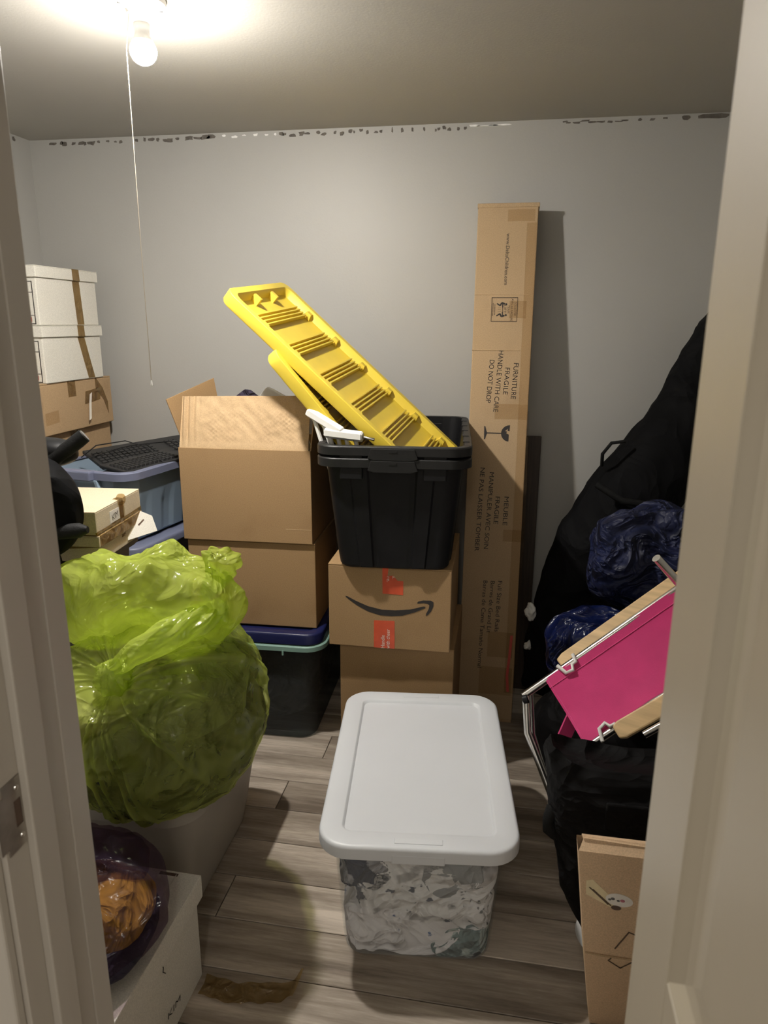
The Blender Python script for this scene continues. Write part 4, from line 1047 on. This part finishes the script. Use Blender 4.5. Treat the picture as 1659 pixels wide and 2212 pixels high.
# ------------------------------------------------------------------ right side
# long black bag leaning in the right back corner
t = thing('long_bag', 'long black zipped bag leaning diagonally in the right back corner', 'bag', (.25, 2.50, 0))
OB3 = (.25, 2.50, 0)
edge = [(.115, .18, .13), (.118, .40, .14), (.160, .62, .15), (.225, .80, .15), (.305, .94, .145), (.425, 1.12, .14), (.505, 1.25, .125), (.60, 1.44, .10), (.665, 1.56, .07)]
loops = []; nE = 48
cen = []
for i, (x, z, r_) in enumerate(edge):
    a, b = edge[max(i-1, 0)], edge[min(i+1, len(edge)-1)]; d = V(b[0]-a[0], 0, b[1]-a[1]).normalized(); n_ = V(d.z, 0, -d.x)
    cen.append((V(x, 2.52+.012*i, z)+n_*r_, d, n_, r_))
for i in range(len(cen)-1):
    for k in range(6):
        a = k/6; c0, d0, n0, r_0 = cen[i]; c1, d1, n1, r_1 = cen[i+1]
        c_ = c0.lerp(c1, a); n_ = n0.lerp(n1, a).normalized(); r_ = r_0+(r_1-r_0)*a; lp = []
        for q in range(nE):
            th = 2*math.pi*q/nE; p = c_ + n_*math.cos(th)*r_ + V(0, 1, 0)*math.sin(th)*r_*.85
            dd = (p-c_).normalized(); p = p + dd*(.012*ridge(p, 5, 3)+.010*noise.noise(p*4)); lp.append(p)
        loops.append(lp)
g = G().loft(loops, True, True)
obj('shell', shift(g, OB3), 'black_nylon', t, smooth=180)
obj('strap', shift(G().tube([V(.300, 2.40, .985), V(.38, 2.366, .940), V(.50, 2.372, .925)], .012, 8), OB3), 'black_strap', t, smooth=60)
obj('carry_loop', shift(G().tube([V(.325, 2.50, 1.03), V(.320, 2.47, 1.075), V(.345, 2.46, 1.115), V(.390, 2.47, 1.120)], .006, 8), OB3), 'black_strap', t, smooth=60)
o = lump('duffel_bag', (.36, 2.17, .175), (.22, .14, .172), 'black_fabric', 91, .018, 6, 2.6, lambda p: V(p.x, p.y, max(p.z, .001)), nu=72, nv=48)
tag(o, 'black cloth bag slumped on the floor under the blue bundle', 'bag')
o = lump('jacket', (.445, 2.17, .80), (.150, .125, .165), 'navy_fabric', 92, .020, 7, 2.3, big=.035, nu=110, nv=76, sharp=.7)
tag(o, 'crumpled navy puffer jacket beside the right door edge', 'jacket')
o = lump('plastic_bundle', (.315, 2.10, .515), (.165, .11, .140), 'blue_film', 93, .016, 6, 2.3, big=.03, nu=110, nv=76, sharp=.7)
tag(o, 'dark blue bundle wrapped in shiny plastic below the navy jacket', 'bundle')
g = G().box(-.012, .012, -.001, .001, -.018, .018)
o = obj('tag', g, 'sticker_yellow'); o.location = (.292, 1.972, .600); o.rotation_euler = (R(-12), R(10), 0); tag(o, 'small pale tag on the dark blue wrapped bundle', 'tag')
o = lump('cream_cloth', (.555, 2.02, .93), (.035, .04, .085), 'cloth_cream', 94, .008, 9); tag(o, 'cream cloth hanging at the door edge beside the navy jacket', 'cloth')
for lab, c_, rad, sd in (('crumpled white plastic scrap higher beside the tall narrow carton', (.117, 2.485, .482), (.012, .012, .026), 95), ('crumpled white plastic scrap lower beside the tall narrow carton', (.124, 2.475, .352), (.022, .012, .009), 96)):
    tag(lump('plastic_scrap', c_, rad, 'white_plastic', sd, .010, 38, 1.5, nu=40, nv=28, sharp=.9), lab, 'plastic scrap', 'white plastic scraps')

# pink folding chair
t = thing('folding_chair', 'folded chair with pink canvas, wooden slats and steel tubes', 'chair', (.30, 1.78, 0))
OB4 = V(.30, 1.78, 0)
TL, TR_, BL, BR_ = V(.133, 1.80, .568), V(.560, 1.90, .905), V(.235, 1.66, .462), V(.580, 1.74, .715)
def fab(u, v):
    p = TL.lerp(TR_, u).lerp(BL.lerp(BR_, u), v); n_ = (TR_-TL).cross(BL-TL).normalized()
    return p + n_*(.012*math.sin(math.pi*v) + .004*noise.noise(V(u*4, v*3, 2)) )
n_f = (TR_-TL).cross(BL-TL).normalized()
if n_f.y > 0: n_f = -n_f
g = G(); NU, NV = 30, 24
A = [[fab(i/NU, j_/NV)-OB4 for i in range(NU+1)] for j_ in range(NV+1)]
B = [[p - n_f*.003 for p in l] for l in A]
g.loft(A, closed=False); g.loft([list(reversed(l)) for l in B], closed=False)
g.loft([A[-1], B[-1]], closed=False); g.loft([B[0], A[0]], closed=False); g.loft([[l[0] for l in B], [l[0] for l in A]], closed=False); g.loft([[l[-1] for l in A], [l[-1] for l in B]], closed=False)
obj('canvas', g, 'pink_canvas', t, smooth=60, fix=True)
obj('seam', G().tube([fab(i/20, .13)-OB4+n_f*.001 for i in range(21)], .0013, 6), 'pink_stitch', t)
obj('side_seam', G().tube([fab(.012, i/12)-OB4+n_f*.001 for i in range(13)], .0012, 6), 'pink_stitch', t)
def tb(name, pts, r_, m_='steel', n=12): return obj(name, G().tube([V(*p)-OB4 for p in pts], r_, n), m_, t, smooth=50)
eu = (TR_-TL).normalized(); ev = (BL-TL).normalized()
off = n_f*-.010
tb('top_tube', [TL-eu*.075+off, TL+eu*.2+off, TR_+eu*.03+off], .0105)
tb('bottom_tube', [BL-eu*.02+off, BL+eu*.2+off, BR_+eu*.03+off], .0105)
tb('leg', [TL-eu*.066+off, TL-eu*.066+V(.012, -.03, -.10), V(.205, 1.66, .20), V(.25, 1.60, .013)], .0105)
tb('leg', [TL-eu*.050+off+V(.0, .03, -.01), V(.11, 1.80, .40), V(.19, 1.75, .18), V(.235, 1.70, .013)], .0085)
tb('hinge', [TL-eu*.075+off+V(0, -.012, -.004), TL-eu*.060+off+V(0, -.016, -.008)], .012, 'black_plastic')
tb('back_tube', [(.385, 1.80, .930), (.46, 1.83, .850), (.52, 1.85, .79)], .0115)
def slat(a, b, w, th, name='wooden_slat'):
    a, b = V(*a), V(*b); d = (b-a).normalized(); s_ = n_f; w_ = d.cross(s_).normalized()
    lps = []
    for f_, sc_ in ((0, .7), (.04, 1), (.5, 1.0), (.96, 1), (1, .7)):
        c_ = a.lerp(b, f_)-OB4; lps.append([c_+w_*w*sc_/2+s_*th/2, c_-w_*w*sc_/2+s_*th/2, c_-w_*w*sc_/2-s_*th/2, c_+w_*w*sc_/2-s_*th/2])
    return obj(name, G().loft(lps, True, True), 'wood_pine', t, bevel=.004, fix=True)
slat(TL+eu*.055-ev*.018-n_f*.022, TR_+eu*.02-ev*.022-n_f*.022, .044, .016)
slat(BL+eu*.085+ev*.016+n_f*.012, BR_+eu*.05+ev*.030+n_f*.012, .046, .018)
tb('lower_tube', [BL+eu*.14+ev*.06+n_f*.03, BR_+ev*.07+n_f*.03], .009)
def clip(u, v, s_):
    c_ = fab(u, v)-OB4+n_f*.006
    pts = [c_-eu*.026-ev*.014*s_, c_-eu*.016+ev*.016*s_, c_+eu*.004+ev*.020*s_, c_+eu*.010+ev*.006*s_, c_+eu*.022+ev*.006*s_, c_+eu*.026-ev*.016*s_]
    return obj('clip', G().tube(pts, .0052, 8), 'white_plastic', t, smooth=60)
clip(.135, .02, 1); clip(.16, .985, -1)
o = obj('rear_canvas', G().box(-.02, .02, -.003, .003, -.045, .13), 'pink_canvas', t); o.location = V(.188, 1.76, .415)-OB4; o.rotation_euler = (0, R(20), R(20))

# black cloth bag in front of it
def sackloop(z, xl, xr, yc, hy, n=72):
    lp = []
    for k in range(n):
        a = 2*math.pi*k/n; cx_, hx = (xl+xr)/2, (xr-xl)/2
        p = V(cx_+hx*math.copysign(abs(math.cos(a))**.7, math.cos(a)), yc+hy*math.copysign(abs(math.sin(a))**.8, math.sin(a)), z)
        w_ = p+noise.noise_vector(p*5)*.06; q = (.006+.010*smoothstep(.2, .5, z))*ridge(V(w_.x*2, w_.y*2, w_.z*.8), 5, 3)+.010*noise.noise(p*9); p = p+V(0, 0, smoothstep(.45, .56, z)*(.020*math.exp(-((p.x-.155)/.03)**2)-.014*math.sin((p.x-.16)*9)))
        lp.append(p+V(math.cos(a), math.sin(a), 0)*q)
    return lp
t = thing('cloth_bag', 'large black cloth bag standing in front of the pink folding chair', 'bag', (.36, 1.52, 0))
prof = [(.001, .31, .46, 1.50, .07), (.04, .275, .50, 1.50, .09), (.10, .235, .53, 1.50, .10), (.20, .188, .55, 1.50, .10), (.32, .163, .56, 1.495, .10), (.42, .155, .56, 1.49, .09), (.50, .148, .56, 1.49, .08), (.545, .146, .55, 1.485, .065), (.565, .150, .54, 1.48, .045), (.550, .19, .52, 1.48, .03)]
Ls = []
for i in range(len(prof)-1):
    for k in range(6):
        a = k/6; Ls.append(sackloop(*[prof[i][q]+(prof[i+1][q]-prof[i][q])*a for q in range(5)]))
g = G().loft(Ls, True, True)
obj('sack', shift(g, (.36, 1.52, 0)), 'black_fabric', t, smooth=180)
obj('strap', shift(G().tube([V(.170, 1.47, .43), V(.145, 1.46, .415), V(.138, 1.46, .39), V(.143, 1.46, .365), V(.155, 1.46, .345)], [.012, .017, .014, .018, .010], 10), (.36, 1.52, 0)), 'black_strap', t, smooth=60)
obj('flap_pocket', shift(G().box(.25, .38, 1.388, 1.396, .43, .50), (.36, 1.52, 0)), 'black_fabric', t, bevel=.004)
d = obj('dish', G().lathe([(0, .001), (.055, .001), (.085, .018), (.088, .020), (.083, .020), (.053, .004), (0, .004)], 36), 'white_plastic', smooth=40)
d.location = (.318, 1.53, 0); tag(d, 'white plastic dish edge peeking out under the black cloth bag', 'dish')

# worn carton in the right foreground
t = thing('carton', 'worn brown carton with stickers in the right foreground, cut by the door', 'box', (.225, 1.27, 0), 0)
def cpt(u, v, dpt=0):
    """u across, v 0..1 up; the front is creased and bulges at the crease"""
    zc = .275
    if v < .5: f = v/.5; x = .018*(1-f)-.022*f; yv = .030*(1-f)-.055*f; z = zc*f
    else: f = (v-.5)/.5; x = -.022-.032*f; yv = -.055-.030*f; z = zc+.262*f
    return V(x+u, yv+dpt, z)
W2, D2 = .30, .045
g = G(); loops = []
for k in range(13):
    v = k/12; loops.append([cpt(0, v), cpt(W2, v), cpt(W2, v, D2), cpt(0, v, D2)])
g.loft(loops, True, False)
obj('body', g, 'kraft_worn', t, bevel=.002)
g = G().loft([[cpt(0.0, .993), cpt(W2, .993), cpt(W2, 1)+V(0, .020, .010), cpt(0.012, 1)+V(0, .022, .014)]]+[[p+V(0, 0, .004) for p in [cpt(0.0, .993), cpt(W2, .993), cpt(W2, 1)+V(0, .020, .010), cpt(0.012, 1)+V(0, .022, .014)]]], True, True)
obj('flap', g, 'kraft_worn', t, fix=True)
g = G().loft([[cpt(0.01, 1, .015)+V(0, 0, .014), cpt(W2, 1, .015)+V(0, 0, .004), cpt(W2, 1, D2), cpt(0.01, 1, D2)]]+[[p+V(0, 0, .004) for p in [cpt(0.01, 1, .015)+V(0, 0, .014), cpt(W2, 1, .015)+V(0, 0, .004), cpt(W2, 1, D2), cpt(0.01, 1, D2)]]], True, True)
obj('flap', g, 'kraft_worn', t, fix=True)
obj('crease', G().tube([cpt(.003, .5)+V(0, -.0006, .002), cpt(.03, .5)+V(0, -.0012, 0), cpt(W2, .5)+V(0, -.0008, -.002)], .0022, 6), 'kraft_light', t, smooth=60)
FN = V(0, -.993, -.114).normalized()
def onface(pts, name, m_, par=None, lift=.0008):
    n = len(pts); a = [cpt(u, v)+V(0, -lift, 0) for u, v in pts]; b_ = [p+V(0, lift*.8, 0) for p in a]
    g = G().add(a+b_, [tuple(range(n)), tuple(reversed(range(n, 2*n)))]+[(i, n+i, n+(i+1) % n, (i+1) % n) for i in range(n)])
    return obj(name, g, m_, par or t, fix=True)
def oval(uc, vc, ru, rv, n=24, rot=0):
    out = []
    for k in range(n):
        a = 2*math.pi*k/n; x_, y_ = ru*math.cos(a), rv*math.sin(a)
        out.append((uc+x_*math.cos(rot)-y_*math.sin(rot), vc+(x_*math.sin(rot)+y_*math.cos(rot))/.54))
    return out
s1 = onface([(.012, .865), (.024, .875), (.075, .762), (.060, .745), (.010, .800)], 'yellow_sticker', 'sticker_yellow')
for k in range(2): onface([(.016+.006*k, .835-.008*k), (.018+.006*k, .838-.008*k), (.052+.005*k, .765-.004*k), (.050+.005*k, .762-.004*k)], 'printed_line', 'print_ink_soft', s1, .0014)
s2 = onface(oval(.072, .790, .0255, .0165, rot=-.12), 'round_sticker', 'sticker_paper', lift=.0010)
for (u, v, r_, mm) in ((.060, .795, .004, 'cap_grey'), (.054, .790, .003, 'cap_grey'), (.078, .790, .0045, 'print_rose'), (.070, .788, .003, 'cap_grey')): onface(oval(u, v, r_, r_*.8, 10), 'sticker_dot', mm, s2, .0016)
onface(oval(.0655, .752, .0095, .0062), 'fruit_sticker', 'ash_box_paint', lift=.0012)
for pts in ([(.060, .545), (.088, .640), (.090, .638), (.062, .543)], [(.088, .640), (.128, .610), (.127, .606), (.088, .636)], [(.052, .490), (.046, .470), (.048, .469), (.054, .489)], [(.046, .470), (.070, .430), (.072, .432), (.048, .472)], [(.070, .430), (.094, .480), (.092, .482), (.069, .433)], [(.128, .610), (.106, .535), (.104, .537), (.126, .611)]):
    onface(pts, 'printed_line', 'print_ink_soft', lift=.0016)
